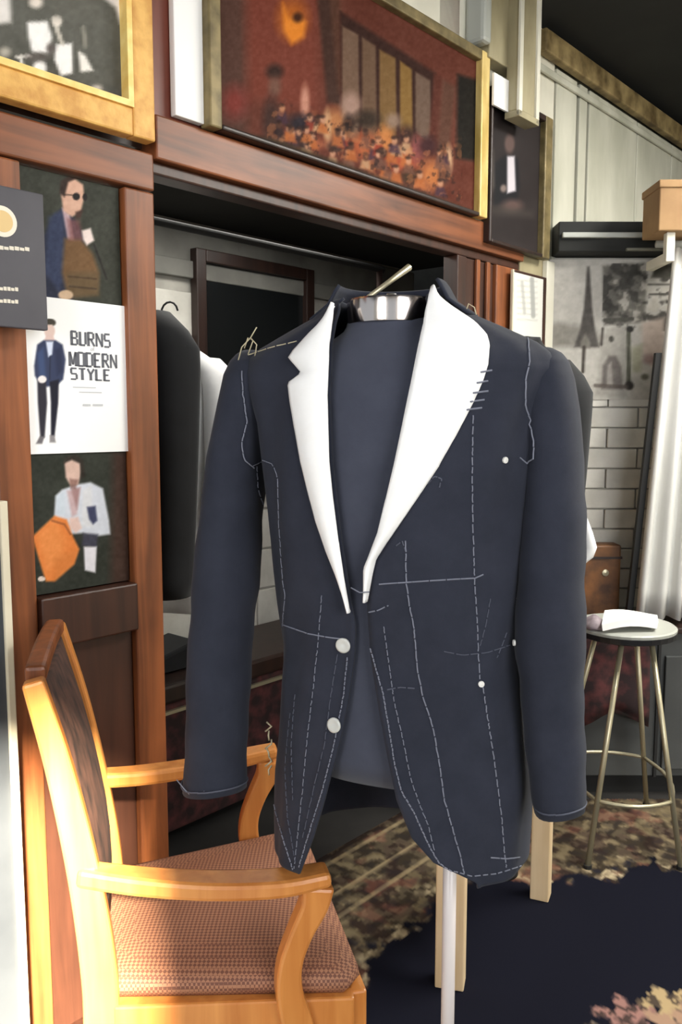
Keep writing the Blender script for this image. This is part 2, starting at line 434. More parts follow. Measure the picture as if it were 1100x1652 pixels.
# boarded wall above the timber beam: boards are pieces
wl = struct_root('wall_left')
bw = .16; s0 = -1.25
bd = None; i = 0
while s0 < 1.2:
    MB().box(s0 + .0015, s0 + bw - .0015, .0, .03, 1.90, CEIL, WF).build('board', M['wood_board'], wl, bevel=.002); s0 += bw
MB().box(-1.25, 1.90, .031, .07, 1.86, CEIL, WF).build('backing', M['wood_dark'], wl)
for a, b in ((1.2, 1.55), (1.55, 1.90)):
    MB().box(a + .001, b - .001, .0, .03, 1.90, CEIL, WF).build('sheet', M['cream'], wl, bevel=.002)
for a, b in ((.56, .88), (.88, 1.2)):
    MB().box(a + .001, b - .001, -.006, -.0005, 2.36, CEIL, WF).build('sheet', M['cream'], wl, bevel=.002)
# pale jamb panel right of the opening
wj = struct_root('trim_1')
MB().box(1.69, 1.895, .0, .04, 0, 1.895, WF).build('jamb_board', M['beige'], wj, bevel=.003)
MB().box(1.845, 1.90, -.02, .0, 0, 1.86, WF).build('cover_strip', M['cream'], wj, bevel=.003)

# room behind the opening
wn = struct_root('wall_nook')
NO = .95
MB().box(-.6, 2.35, NO, NO + .05, 0, 2.0, WF).build('mortar_bed', M['mortar'], wn)
def brickwall(root, F, x0, x1, z0, z1, y, bl, bh, jt, mat, skip=None):
    me = None; row = 0; z = z0
    while z + bh <= z1 + 1e-6:
        x = x0 - (bl / 2 if row % 2 else 0)
        while x < x1:
            a, b = max(x, x0), min(x + bl - jt, x1)
            if b - a > .03 and not (skip and skip(a, b, z, z + bh)):
                dy = random.uniform(-.002, .002)
                if me is None or abs((b - a) - (bl - jt)) > 1e-6:
                    o = MB().box(a, b, y - .012 + dy, y, z, z + bh - jt, F).build('brick', mat, root, bevel=.003)
                    if abs((b - a) - (bl - jt)) < 1e-6: me = (o.data, a, z, o)
                else:
                    o = me[3].copy(); COL.objects.link(o); o.parent = root
                    d_ = F(a, y + dy, z) - F(me[1], y, me[2]); o.location = tuple(d_)
            x += bl
        z += bh; row += 1
brickwall(wn, WF, -.1, 2.3, .32, 1.78, NO, .32, .16, .008, M['brick'])
MB().box(-.6, 2.35, NO - .03, NO, 1.80, 1.86, WF).build('ledge', M['nook'], wn, bevel=.004)
MB().box(-.6, 2.35, NO - .015, NO, 1.86, 1.99, WF).build('ledge', M['nook'], wn, bevel=.004)
tag(MB().box(-.6, 2.35, .05, NO + .05, 2.0, 2.03, WF).build('ceiling_nook', M['black']), kind='structure')
tag(MB().box(-.62, -.58, .07, NO, 0, 2.0, WF).build('wall_nook_side', M['nook']), kind='structure')

# frontal brick wall with the black valance, right
YB = 3.07
wb = struct_root('wall_back')
XB0, XB1 = .745, 2.9
MB().box(XB0, XB1, YB, YB + .06, 0, 1.88).build('mortar_bed', M['mortar'], wb)
brickwall(wb, IDF, XB0, 1.85, .02, 1.88, YB, .225, .074, .005, M['brick'])
# boarded upper wall going on along the partition
wu = struct_root('wall_upper')
MB().box(1.9, 3.9, .012, .05, 1.6, CEIL, WF).build('backing', M['strip'], wu)
for a, b in ((1.905, 2.06), (2.085, 2.145), (2.165, 2.60), (2.61, 2.98), (2.99, 3.4), (3.41, 3.85)):
    MB().box(a, b, -.006, .012, 1.6, 2.52, WF).build('board', M['plank'], wu, bevel=.003)
co = struct_root('trim_2')
MB().box(1.76, 3.85, -.04, -.006, 2.525, 2.60, WF).build('cornice', M['brown_trim'], co, bevel=.006)
MB().box(1.76, 3.85, -.02, -.006, 2.47, 2.495, WF).build('cornice_lip', M['plank'], co, bevel=.006)

# ================================================================== TIMBER PARTITION
tp = thing('wooden_partition', W(.7, .02, 0), 'red-brown timber partition with a poster panel and a wide open doorway', 'partition')
def wb_(name, s0, s1, y0, y1, z0, z1, mat, bev=.004): return MB().box(s0, s1, y0, y1, z0, z1, WF).build(name, M[mat], tp, bevel=bev)
wb_('post', .121, .192, -.008, .05, .0085, 1.765, 'wood_red')
wb_('post', -.165, -.098, -.008, .05, .0085, 1.765, 'wood_red')
wb_('post', -.40, -.17, -.004, .05, .0085, 1.765, 'wood_red')
wb_('top_rail', -.40, .192, -.010, .05, 1.768, 1.842, 'wood_redh')
wb_('beam', .193, 1.685, -.018, .06, 1.832, 1.920, 'wood_redh')
wb_('underside_shade', .193, 1.685, .0, .055, 1.806, 1.831, 'wood_dark')  # darker timber colour stands in for the shade under the beam
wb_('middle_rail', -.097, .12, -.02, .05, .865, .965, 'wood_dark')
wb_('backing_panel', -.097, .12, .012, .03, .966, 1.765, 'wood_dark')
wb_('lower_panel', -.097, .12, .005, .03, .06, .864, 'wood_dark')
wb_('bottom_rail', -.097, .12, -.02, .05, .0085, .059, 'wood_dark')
wb_('post', 1.53, 1.685, -.008, .05, .0085, 1.805, 'wood_red')
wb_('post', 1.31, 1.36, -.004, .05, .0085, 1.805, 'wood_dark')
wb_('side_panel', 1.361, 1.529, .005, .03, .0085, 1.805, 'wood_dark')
for s in (1.415, 1.475): wb_('batten', s, s + .02, -.006, .004, .0085, 1.805, 'wood_red', .002)

# ---- posters in the panel
def poster1(p):
    p.c[:] = (52, 54, 46); p.grain(8, 30, 3)
    p.poly([(60, 500), (70, 380), (88, 345), (104, 335), (118, 350), (135, 380), (140, 440), (110, 500)], (38, 42, 62), 3)
    p.poly([(78, 350), (100, 338), (108, 420), (96, 470), (72, 440)], (52, 62, 92), 4, .8)
    p.poly([(100, 335), (112, 345), (120, 390), (110, 392)], (186, 160, 168), 2)
    p.poly([(104, 385), (130, 385), (150, 410), (160, 440), (158, 475), (110, 480), (100, 440)], (112, 82, 52), 4)
    p.poly([(108, 440), (158, 438), (160, 478), (108, 482)], (94, 78, 54), 5, .7)
    p.line([(110, 446), (155, 450)], 2.5, (70, 52, 34)); p.line([(112, 462), (155, 466)], 2.5, (64, 50, 36))
    p.poly([(102, 340), (98, 310), (104, 292), (120, 288), (134, 298), (136, 318), (130, 342), (116, 350)], (206, 164, 142), 2)
    p.poly([(96, 312), (98, 292), (112, 284), (128, 286), (110, 294), (104, 318)], (48, 34, 28), 2)
    p.ell(123, 317, 6, 6, (30, 24, 24)); p.ell(137, 318, 4, 6, (30, 24, 24)); p.line([(104, 314), (120, 315)], 1.6, (40, 30, 26))
    p.poly([(122, 342), (134, 338), (130, 352), (122, 352)], (70, 48, 42), 2)
    p.poly([(108, 352), (128, 356), (134, 386), (112, 388)], (128, 78, 76), 4, .7)
    p.poly([(132, 372), (146, 368), (152, 388), (140, 396), (134, 386)], (232, 214, 208), 2)
    p.ell(106, 476, 12, 8, (206, 176, 146)); p.line([(152, 395), (172, 450)], 3, (34, 30, 28))
    p.grain(10, 6, 5)
def poster2(p):
    p.c[:] = (250, 250, 249)
    p.ell(80, 521, 10, 6, (74, 70, 58)); p.ell(80, 534, 8.5, 12, (226, 200, 190)); p.ell(80, 519, 9, 5, (66, 62, 54))
    p.poly([(75, 540), (85, 540), (90, 552), (70, 552)], (224, 196, 188), 1.5)
    p.poly([(70, 549), (60, 556), (55, 590), (56, 606), (63, 618), (76, 624), (92, 622), (102, 612), (106, 580), (101, 556), (90, 549)], (52, 60, 88), 1.8)
    p.poly([(60, 570), (70, 560), (74, 610), (64, 612)], (66, 84, 124), 3, .7); p.poly([(88, 565), (98, 560), (102, 600), (92, 606)], (40, 46, 72), 3, .8)
    p.poly([(74, 551), (86, 551), (84, 572), (78, 576)], (214, 222, 240), 1.5); p.line([(81, 575), (80, 612)], 1.4, (34, 38, 56))
    p.poly([(60, 612), (74, 610), (76, 650), (72, 706), (65, 706), (61, 650)], (46, 44, 54), 1.6)
    p.poly([(80, 616), (95, 612), (94, 650), (88, 704), (82, 704), (82, 650)], (28, 28, 42), 1.6)
    p.ell(68, 612, 7, 6, (236, 228, 226)); p.poly([(64, 704), (72, 704), (68, 716), (58, 716)], (110, 106, 110), 1.4); p.poly([(80, 702), (88, 702), (90, 714), (80, 714)], (140, 136, 138), 1.4)
def poster3(p):
    p.c[:] = (46, 49, 42); p.grain(7, 30, 8)
    p.poly([(182, 730), (215, 730), (215, 965), (178, 965)], (66, 42, 34), 8, .8)
    p.poly([(86, 850), (90, 800), (100, 790), (122, 782), (146, 778), (166, 788), (176, 840), (178, 862), (150, 866), (134, 860), (110, 862)], (206, 210, 220), 2.2)
    p.poly([(90, 800), (104, 792), (106, 830), (90, 832)], (196, 208, 218), 3, .7); p.poly([(134, 790), (148, 782), (150, 850), (132, 850)], (216, 216, 218), 3, .7)
    p.poly([(108, 792), (128, 788), (124, 830), (116, 834)], (196, 170, 172), 2.5); p.poly([(114, 788), (130, 786), (124, 822)], (150, 112, 110), 2.5, .7)
    p.poly([(104, 745), (112, 738), (128, 740), (132, 760), (126, 782), (114, 784), (106, 770)], (208, 176, 162), 2)
    p.poly([(102, 748), (106, 738), (122, 733), (134, 742), (138, 768), (130, 774), (129, 748), (116, 742)], (44, 38, 32), 2)
    p.poly([(112, 772), (126, 774), (122, 790), (114, 788)], (120, 84, 76), 2, .7)
    p.poly([(140, 818), (154, 816), (157, 840), (150, 846), (144, 838)], (60, 64, 92), 2)
    p.poly([(112, 836), (126, 834), (132, 852), (122, 860), (112, 850)], (220, 190, 180), 2)
    p.poly([(134, 860), (158, 862), (156, 884), (132, 880)], (62, 62, 76), 2.5)
    p.poly([(135, 882), (156, 882), (154, 924), (137, 920)], (222, 220, 226), 1.8)
    p.poly([(52, 866), (88, 832), (108, 838), (118, 866), (128, 886), (120, 910), (88, 938), (74, 938), (62, 900)], (222, 128, 62), 2)
    p.poly([(60, 862), (88, 836), (104, 870), (100, 900), (74, 925)], (236, 150, 84), 6, .6); p.poly([(88, 900), (126, 886), (118, 910), (90, 936)], (206, 122, 60), 4, .6)
    p.line([(84, 840), (104, 846), (114, 862)], 3, (120, 66, 40), .7); p.ell(67, 934, 6, 4, (220, 206, 196))
    p.grain(9, 6, 11)
def framed_s(px0, px1, py): return onW(px0, py, .0)[0], onW(px1, py, .0)[0]
p1 = sheet('fashion_poster', WF, -.094, .117, 1.50, 1.762, .008, 100, 120, poster1, M['print'])
tag(p1, 'dark poster of a man in sunglasses and blue jacket, above the white poster', 'poster')
p3 = sheet('fashion_poster', WF, -.094, .117, .968, 1.262, .008, 100, 130, poster3, M['print'])
tag(p3, 'dark poster of a man in pale jacket holding an orange bag', 'poster')
pr = thing('fashion_poster', W(.01, .004, 1.24), 'white poster of a standing man in navy suit with bold capitals', 'poster')
sheet('paper', WF, -.100, .122, 1.238, 1.532, .004, 120, 160, poster2, M['print'], pr, .0008)
def T(px, py): return onW(px, py, .003)
def ln(body, px0, py1, px1, py0):
    s0, z0 = T(px0, py1); s1, z1 = T(px1, py0); h = z1 - z0
    serif_text(body, WF, s0, z0, .0035, h * .86, (s1 - s0) / (len(body) * 1.22 - .2), M['ink'], pr)
ln('BURNS', 115, 556, 178, 536); ln('MODERN', 112, 590, 188, 569); ln('STYLE', 114, 612, 178, 594)
s_, z_ = T(146, 566); text('of', WF, s_, z_, .0030, .011, M['ink_pale'], pr)
for k, (a, b) in enumerate(((118, 625), (128, 633))):
    s_, z_ = T(a, b); MB().box(s_, s_ + .05,   .0028, .0034, z_, z_ + .0016, WF).build('small_print', M['ink_pale'], pr)
for a, b in ((134, 146), (150, 166)):
    s_, z_ = T(a, 655); s2 = T(b, 655)[0]; MB().box(s_, s2,   .0028, .0034, z_, z_ + .004, WF).build('small_print', M['ink_pale'], pr)

# ---- dark sign board at the far left
sg = thing('shop_sign', W(-.17, -.06, 1.45), 'dark grey sign board with a gold round emblem at the left edge', 'sign')
MB().box(-.40, onW(73, 400, -.06)[0], -.06, -.045, onW(40, 530, -.06)[1], onW(40, 307, -.06)[1], WF).build('board', M['sign'], sg, bevel=.002)
def S(px, py): return onW(px, py, -.061)
es, ez = S(4, 357)
MB().lathe([(0.0, 0), (.026, 0), (.026, .001), (0, .001)], W(es, -.0605, ez), 28, -WN).build('emblem_rim', M['emblem_rim'], sg)
MB().lathe([(0.0, .001), (.018, .001), (.018, .002), (0, .002)], W(es, -.0605, ez), 28, -WN).build('emblem', M['emblem'], sg)
for (x0, x1, y) in ((-20, 48, 398), (-20, 30, 464), (-20, 30, 484)):
    a, b = S(x0, y), S(x1, y + (4 if y < 400 else 3))
    seg = np.linspace(a[0], b[0], 9)
    mb = MB()
    for k in range(8):
        mb.box(seg[k] + .0006, seg[k + 1] - .0008, -.0612, -.0602, a[1] - .003 + (b[1] - a[1]) * k / 8, a[1] + .0035 * (1 if k % 3 else .6) + (b[1] - a[1]) * k / 8, WF)
    mb.build('lettering', M['ink_cream'], sg)
# ---- board with cream frame at the lower left edge
cb = thing('chalkboard', W(-.3, -.09, .0), 'dark slate board in a cream frame at the lower left edge', 'board')
c0 = onW(20, 1000, -.09)[0]; zt = onW(10, 808, -.09)[1]
MB().box(c0 - .5, c0 - .014, -.085, -.075, .03, zt - .014, WF).build('slate', M['slate'], cb)
MB().box(c0 - .014, c0, -.092, -.072, .0085, zt, WF).build('frame_side', M['creamwood'], cb, bevel=.002)
MB().box(c0 - .5, c0 - .014, -.092, -.072, zt - .014, zt, WF).build('frame_top', M['creamwood'], cb, bevel=.002)
MB().box(c0 - .5, c0 - .014, -.092, -.072, .0085, .03, WF).build('frame_bottom', M['creamwood'], cb, bevel=.002)

# ---- picture frames above the beam
def picture(name, label, cat, s0, s1, z0, z1, y, fw, mats, fn, nx, nz, lip=0, depth=.03, canvas='print', inset=None):
    r = thing(name, W((s0 + s1) / 2, y, z0), label, cat)
    mL, mR, mT, mB_ = mats
    MB().box(s0, s0 + fw[0], y - depth, y, z0, z1, WF).build('frame_side', mL, r, bevel=.004)
    MB().box(s1 - fw[1], s1, y - depth, y, z0, z1, WF).build('frame_side', mR, r, bevel=.004)
    MB().box(s0 + fw[0], s1 - fw[1], y - depth, y, z1 - fw[2], z1, WF).build('frame_top', mT, r, bevel=.004)
    MB().box(s0 + fw[0], s1 - fw[1], y - depth, y, z0, z0 + fw[3], WF).build('frame_bottom', mB_, r, bevel=.004)
    if lip:
        a, b, c, d_ = s0 + fw[0], s1 - fw[1], z0 + fw[3], z1 - fw[2]
        m = MB(); m.box(a, a + lip, y - depth - .004, y - .004, c, d_, WF); m.box(b - lip, b, y - depth - .004, y - .004, c, d_, WF)
        m.box(a + lip, b - lip, y - depth - .004, y - .004, c, c + lip, WF); m.box(a + lip, b - lip, y - depth - .004, y - .004, d_ - lip, d_, WF)
        m.build('inner_lip', M['gold_hi'], r)
    sheet('picture', WF, s0 + fw[0] * .8, s1 - fw[1] * .8, z0 + fw[3] * .8, z1 - fw[2] * .8, y - .012, nx, nz, fn, M[canvas], r, .003)
    return r
def photo_bw(p):
    p.c[:] = (88, 87, 80); p.grain(14, 60, 21); p.poly([(-80, 140), (210, 150), (210, 205), (-80, 180)], (74, 77, 77), 14, .8)
    W_ = (248, 244, 240)
    p.poly([(44, 36), (76, 34), (84, 60), (78, 86), (52, 84), (46, 60)], W_, 3); p.poly([(90, 72), (116, 70), (117, 118), (98, 122), (88, 96)], W_, 2.5)
    p.ell(64, 110, 11, 12, W_, .3); p.poly([(126, 82), (138, 90), (150, 114), (130, 116)], (240, 234, 226), 2.5)
    p.line([(28, 92), (48, 90)], 5, (220, 214, 206)); p.line([(34, 96), (38, 122)], 6, (226, 222, 214)); p.line([(86, 30), (100, 70)], 7, (214, 206, 192), .8)
    p.ell(92, 34, 8, 9, (228, 218, 206), .3); p.ell(58, 4, 11, 9, (226, 214, 202), .4); p.poly([(-10, -10), (16, -10), (18, 36), (-10, 40)], (226, 220, 214), 4)
    p.ell(60, 92, 18, 7, (98, 90, 86), .5, .7); p.ell(82, 78, 7, 8, (96, 88, 84), .5); p.line([(72, 142), (94, 146)], 4, (190, 182, 168)); p.ell(156, 143, 9, 6, (190, 180, 170), .5)
    p.poly([(160, -10), (200, -10), (200, 8), (194, 38), (186, 12)], (232, 226, 222), 4); p.ell(8, 84, 9, 8, (178, 172, 160), .5); p.line([(134, 45), (138, 74)], 7, (150, 146, 134), .7)
    p.poly([(70, -30), (160, -30), (160, 30), (84, 26)], (100, 98, 90), 10, .6); p.grain(10, 8, 23)
fg, fz = onW(245, 240, -.03); gl = -.75
picture('framed_photograph', 'black-and-white group photograph in a wide gilt frame, top left', 'picture', gl, fg, 1.853, 2.48, -.012, (.06, .052, .06, .052), [M['gold']] * 4, photo_bw, 180, 120, lip=.012, depth=.032)
# white display board
ws = onW(281, 100, -.02)[0], onW(327, 100, -.02)[0]
tag(MB().box(ws[0], ws[1], -.022, -.004, onW(305, 193, -.02)[1], 2.58, WF).build('white_board', M['white_paper'], bevel=.002), 'narrow white board standing upright between the two big pictures', 'board')
def painting(p):
    p.c[:] = (104, 58, 46); p.grain(12, 50, 31)
    p.poly([(340, -60), (400, -60), (398, 230), (340, 225)], (86, 62, 54), 10, .9); p.poly([(395, -40), (515, -40), (515, 180), (400, 160)], (128, 66, 52), 12, .8)
    p.ell(378, 165, 20, 25, (142, 62, 56), .6, .8)
    p.poly([(508, -40), (545, -40), (550, 170), (528, 165)], (68, 46, 38), 4); p.poly([(528, -40), (548, -40), (556, 130), (545, 150)], (100, 66, 50), 4, .6)
    p.poly([(548, 18), (702, 118), (700, 220), (552, 200)], (56, 34, 28), 4)
    for (x0, x1, yt, c) in ((552, 578, 42, (118, 96, 80)), (584, 606, 60, (110, 88, 70)), (612, 638, 80, (126, 100, 62)), (645, 664, 98, (138, 110, 60)), (670, 694, 116, (112, 94, 82))):
        p.poly([(x0, yt), (x1, yt + 14), (x1 + 2, 232), (x0, 215)], c, 2)
    p.poly([(700, 120), (712, 122), (706, 260), (690, 250)], (92, 50, 40), 3); p.poly([(714, 128), (735, 140), (722, 270), (704, 250)], (96, 66, 54), 4); p.poly([(738, 120), (772, 130), (768, 260), (736, 255)], (30, 28, 24), 4)
    p.ell(472, 30, 22, 30, (196, 110, 36), .6, .9); p.poly([(456, 4), (466, 30), (478, 22), (494, 36), (490, 60), (470, 72), (458, 50)], (240, 148, 50), 5); p.ell(480, 28, 8, 8, (70, 38, 20), .5)
    for k, (x, y, rx, ry, c) in enumerate(((443, 116, 13, 12, (50, 36, 32)), (443, 140, 10, 16, (120, 90, 78)), (438, 195, 14, 36, (64, 46, 42)), (492, 165, 7, 26, (214, 160, 140)), (486, 200, 22, 15, (42, 40, 50)),
        (540, 200, 18, 24, (190, 132, 86)), (528, 205, 6, 26, (212, 176, 136)), (566, 170, 15, 20, (178, 150, 138)), (562, 200, 8, 14, (36, 26, 24)), (592, 192, 20, 14, (54, 44, 36)), (470, 225, 24, 12, (148, 98, 84)),
        (500, 232, 26, 10, (170, 100, 72)), (590, 235, 24, 20, (186, 100, 62)), (622, 225, 14, 22, (206, 136, 78)), (635, 195, 12, 12, (150, 130, 116)), (655, 220, 16, 16, (56, 36, 34)), (650, 262, 26, 14, (178, 90, 62)),
        (672, 240, 10, 20, (144, 84, 84)), (690, 235, 14, 14, (66, 40, 44)), (698, 282, 20, 22, (200, 128, 76)), (724, 258, 6, 22, (210, 176, 140)), (716, 282, 8, 14, (44, 32, 36)), (660, 284, 12, 12, (60, 48, 34)), (620, 262, 14, 8, (90, 50, 54)), (545, 236, 14, 8, (60, 50, 46)))):
        p.ell(x, y, rx, ry, c, .5, .92)
    rg = np.random.RandomState(12)
    for k in range(46):
        u = rg.rand(); x = 445 + 290 * u; y = 190 + 78 * u + rg.uniform(-18, 40)
        bc = [(150, 62, 46), (188, 112, 62), (52, 40, 42), (120, 84, 70), (204, 168, 130), (70, 50, 66)][rg.randint(6)]
        h = rg.uniform(11, 17); p.poly([(x - 6, y), (x + 6, y + 2), (x + 10, y + h + 6), (x - 10, y + h + 2)], bc, 2.5, .85)
        p.ell(x, y - 5, 4.5, 6, (206, 158, 128) if k % 3 else (90, 62, 50), .4, .9); p.ell(x - 1, y - 10, 4.5, 3, (48, 32, 28), .5, .8)
    n = vnoise(p.x, p.y, 13, 44); k_ = np.clip((p.y - 150 - (p.x - 440) * .22) / 30, 0, 1) * np.clip((285 + (p.x - 560) * .3 - p.y) / 16, 0, 1) * (p.x > 430) * (p.x < 745)
    p.blend(np.clip((n - .62) * 6, 0, .4) * k_, (196, 128, 84)); n = vnoise(p.x, p.y, 10, 46); p.blend(np.clip((n - .62) * 7, 0, .5) * k_, (46, 32, 30))
    p.poly([(340, 205), (445, 225), (775, 345), (775, 372), (340, 240)], (58, 50, 38), 4)
    p.c *= np.array([.88, .84, .82]); p.grain(9, 5, 37)
sL, sR = onW(332, 100, -.03)[0], onW(784, 200, -.03)[0]
pl = picture('framed_painting', 'large painting of a crowd seated in a red hall, in gilt frame', 'painting', sL, sR, 1.922, 2.405, -.008, (.034, .045, .03, .012), [M['gold_dull'], M['gold_pale'], M['gold_dull'], M['darkframe']], painting, 280, 120, depth=.034, canvas='canvas')
def portrait(p):
    p.c[:] = (40, 34, 34); p.grain(6, 30, 51)
    p.poly([(798, 262), (815, 250), (835, 256), (838, 300), (834, 330), (796, 330)], (22, 22, 26), 3); p.poly([(818, 252), (830, 252), (832, 308), (818, 312)], (196, 190, 196), 2)
    p.ell(822, 232, 8, 15, (92, 74, 70), .3); p.ell(812, 304, 5, 6, (120, 106, 100), .4); p.ell(826, 332, 16, 10, (84, 66, 62), .5); p.poly([(786, 330), (860, 340), (860, 352), (786, 345)], (60, 54, 50), 5, .6)
    p.poly([(784, 245), (796, 240), (798, 300), (786, 330)], (88, 82, 76), 3, .7)
s0_, s1_ = onW(783, 300, -.03)[0], onW(885, 300, -.03)[0]
picture('framed_portrait', 'dark portrait of a man in black suit and white shirt, narrow gilt frame', 'picture', s0_ + .012, s1_, onW(885, 420, -.03)[1], onW(885, 192, -.03)[1], -.008, (.012, .05, .02, .012), [M['darkframe'], M['gold_dull'], M['darkframe'], M['darkframe']], portrait, 70, 90, depth=.034)
# dark upright board edge right of portrait
# small framed notice under the portrait
def notice(p):
    p.c[:] = (206, 205, 198); p.line([(842, 455), (846, 505)], 5, (150, 150, 146), .6); p.line([(858, 450), (860, 510)], 7, (120, 122, 120), .6)
    for y in range(452, 520, 9): p.line([(835, y), (866, y + 2)], 2, (150, 150, 148), .5)
n0, n1 = onW(826, 470, -.03)[0], onW(880, 470, -.03)[0]
picture('framed_notice', 'small pale notice in a thin red frame under the portrait', 'notice', n0, n1, 1.50, onW(850, 440, -.03)[1], -.022, (.006, .03, .012, .012), [M['creamwood'], M['wood_dark'], M['wood_dark'], M['wood_dark']], notice, 40, 60, depth=.012)

# duct box, column and white card, top right
def wbox(name, mat, px0, px1, y, z0, z1, dep, label, cat):
    a, b = onW(px0, 100, y - dep)[0], onW(px1, 100, y - dep)[0]
    r = thing(name, W((a + b) / 2, y, z0), label, cat)
    return r, a, b
r, a, b = wbox('duct', 'beige', 838, 868, -.002, 2.2, CEIL, .09, 'beige metal duct column hanging from the black ceiling', 'duct')
zb = onW(850, 195, -.09)[1]
MB().box(a, b, -.09, -.046, zb + .02, CEIL - .002, WF).build('shaft', M['beige'], r, bevel=.004)
MB().box(a - .006, a + .014, -.098, -.088, zb, CEIL - .002, WF).build('corner_strip', M['cream'], r, bevel=.002)
MB().box(b - .014, b + .006, -.098, -.088, zb, CEIL - .002, WF).build('corner_strip', M['cream'], r, bevel=.002)
MB().box(a - .006, b + .006, -.098, -.046, zb - .002, zb + .018, WF).build('end_cap', M['beige'], r, bevel=.002)
a, b = onW(790, 60, -.05)[0], onW(836, 60, -.05)[0]
r = thing('junction_box', W((a + b) / 2, -.03, 2.42), 'brownish metal switch box with a dark slot beside the duct', 'box')
MB().box(a, b, -.05, -.002, 2.39, CEIL - .002, WF).build('case', M['beige'], r, bevel=.004)
q0, q1 = onW(822, 60, -.052)[0], onW(834, 60, -.052)[0]
MB().box(q0, q1, -.056, -.049, onW(828, 75, -.05)[1], onW(828, 30, -.05)[1], WF).build('slot', M['darkframe'], r)
q0, q1 = onW(772, 60, -.052)[0], onW(786, 60, -.052)[0]
tag(MB().box(q0, q1, -.07, -.002, 2.412, CEIL - .002, WF).build('conduit', M['rail'], bevel=.012), 'pale grey conduit running down to the painting corner', 'conduit')
q0, q1 = onW(795, 150, -.052)[0], onW(825, 150, -.052)[0]
tag(MB().box(q0, q1, -.056, -.048, onW(810, 178, -.05)[1], onW(810, 126, -.05)[1], WF).build('paper_card', M['white_paper'], bevel=.001), 'blank white card above the dark portrait', 'card')
tag(MB().box(onW(828, 150, -.04)[0], onW(837, 150, -.04)[0], -.058, -.050, onW(840, 190, -.05)[1], onW(840, 148, -.05)[1], WF).build('paper_card', M['cream'], bevel=.001), 'cream card tucked behind the foot of the duct', 'card')

# ================================================================== RIGHT SIDE
r = thing('valance', (1.3, YB - .1, 1.86), 'black valance beam with grey rails above the brick wall', 'valance')
zv0, zv1 = atY(980, 414, YB - .1)[2], atY(980, 357, YB - .1)[2]
MB().box(XB0 + .005, 2.9, YB - .10, YB + .06, max(zv0, 1.882), zv1).build('beam', M['black_beam'], r, bevel=.004)
for py, hh, x0, ff in ((379, .018, .76, 'rail'), (402, .010, .98, 'strip')):
    z = atY(980, py, YB - .115)[2]; MB().box(x0, 2.9, YB - .118, YB - .101, z - hh / 2, z + hh / 2).build('rail', M[ff], r, bevel=.003)
# mural print
def mural(p):
    p.c[:] = (180, 176, 168); p.grain(12, 40, 61)
    D = (70, 68, 62); G = (112, 108, 100)
    p.poly([(884, 525), (905, 520), (960, 530), (975, 560), (884, 560)], G, 6, .7)
    p.poly([(947, 430), (951, 430), (955, 495), (960, 535), (966, 560), (926, 560), (936, 530), (942, 495)], (78, 74, 70), 2); p.poly([(936, 552), (944, 538), (952, 552), (952, 562), (936, 562)], G, 2)
    p.poly([(972, 428), (1040, 424), (1044, 440), (1040, 520), (974, 525)], (104, 101, 94), 3); n = vnoise(p.x, p.y, 16, 63)
    k = ((p.x > 972) & (p.x < 1085) & (p.y > 425) & (p.y < 535)).astype(float); p.blend(k * np.clip((n - .5) * 7, 0, .85), (58, 56, 52)); p.blend(k * np.clip((.42 - n) * 8, 0, .8), (176, 170, 160))
    p.poly([(1050, 448), (1058, 430), (1072, 420), (1086, 436), (1088, 450)], (84, 82, 74), 2); p.poly([(1046, 455), (1088, 455), (1088, 466), (1046, 464)], (176, 172, 164), 2); p.line([(1046, 459), (1088, 459)], 2.5, D); p.line([(1048, 475), (1088, 474)], 3, D)
    p.line([(975, 517), (1020, 514)], 6, D); p.poly([(978, 530), (1010, 526), (1012, 640), (960, 640), (966, 580)], (158, 154, 146), 3)
    p.ell(986, 547, 4, 5, D, .3); p.poly([(970, 628), (972, 590), (982, 574), (994, 574), (1002, 592), (1004, 628)], (104, 98, 94), 2.5); p.poly([(978, 625), (980, 590), (986, 584), (989, 625)], (150, 144, 138), 2)
    p.line([(1014, 535), (1014, 625)], 7, (88, 88, 76)); p.ell(1016, 531, 6, 5, (46, 44, 40), .3); p.ell(1015, 622, 7, 7, (50, 46, 42), .3); p.line([(960, 622), (1010, 624)], 6, (84, 76, 70), .8)
    p.poly([(1036, 520), (1072, 512), (1070, 580), (1050, 590), (1036, 570)], (188, 172, 160), 4); p.ell(1048, 580, 12, 8, (136, 112, 108), .5, .8); p.poly([(1018, 560), (1036, 555), (1034, 600), (1020, 600)], (160, 158, 132), 4, .8)
    p.line([(942, 560), (940, 600)], 5, (60, 54, 48)); p.line([(972, 530), (970, 556)], 4, (66, 60, 56)); p.ell(1040, 608, 6, 5, (96, 94, 82), .4); p.grain(14, 7, 66)
x0, x1 = atY(884, 500, YB - .014)[0], 1.42
sh = sheet('wall_mural', IDF, x0, x1, atY(980, 645, YB)[2], atY(980, 420, YB)[2], YB - .0185, 130, 130, mural, M['print'], None, .001)
tag(sh, 'grey print of old city towers and archways on brick wall', 'mural')
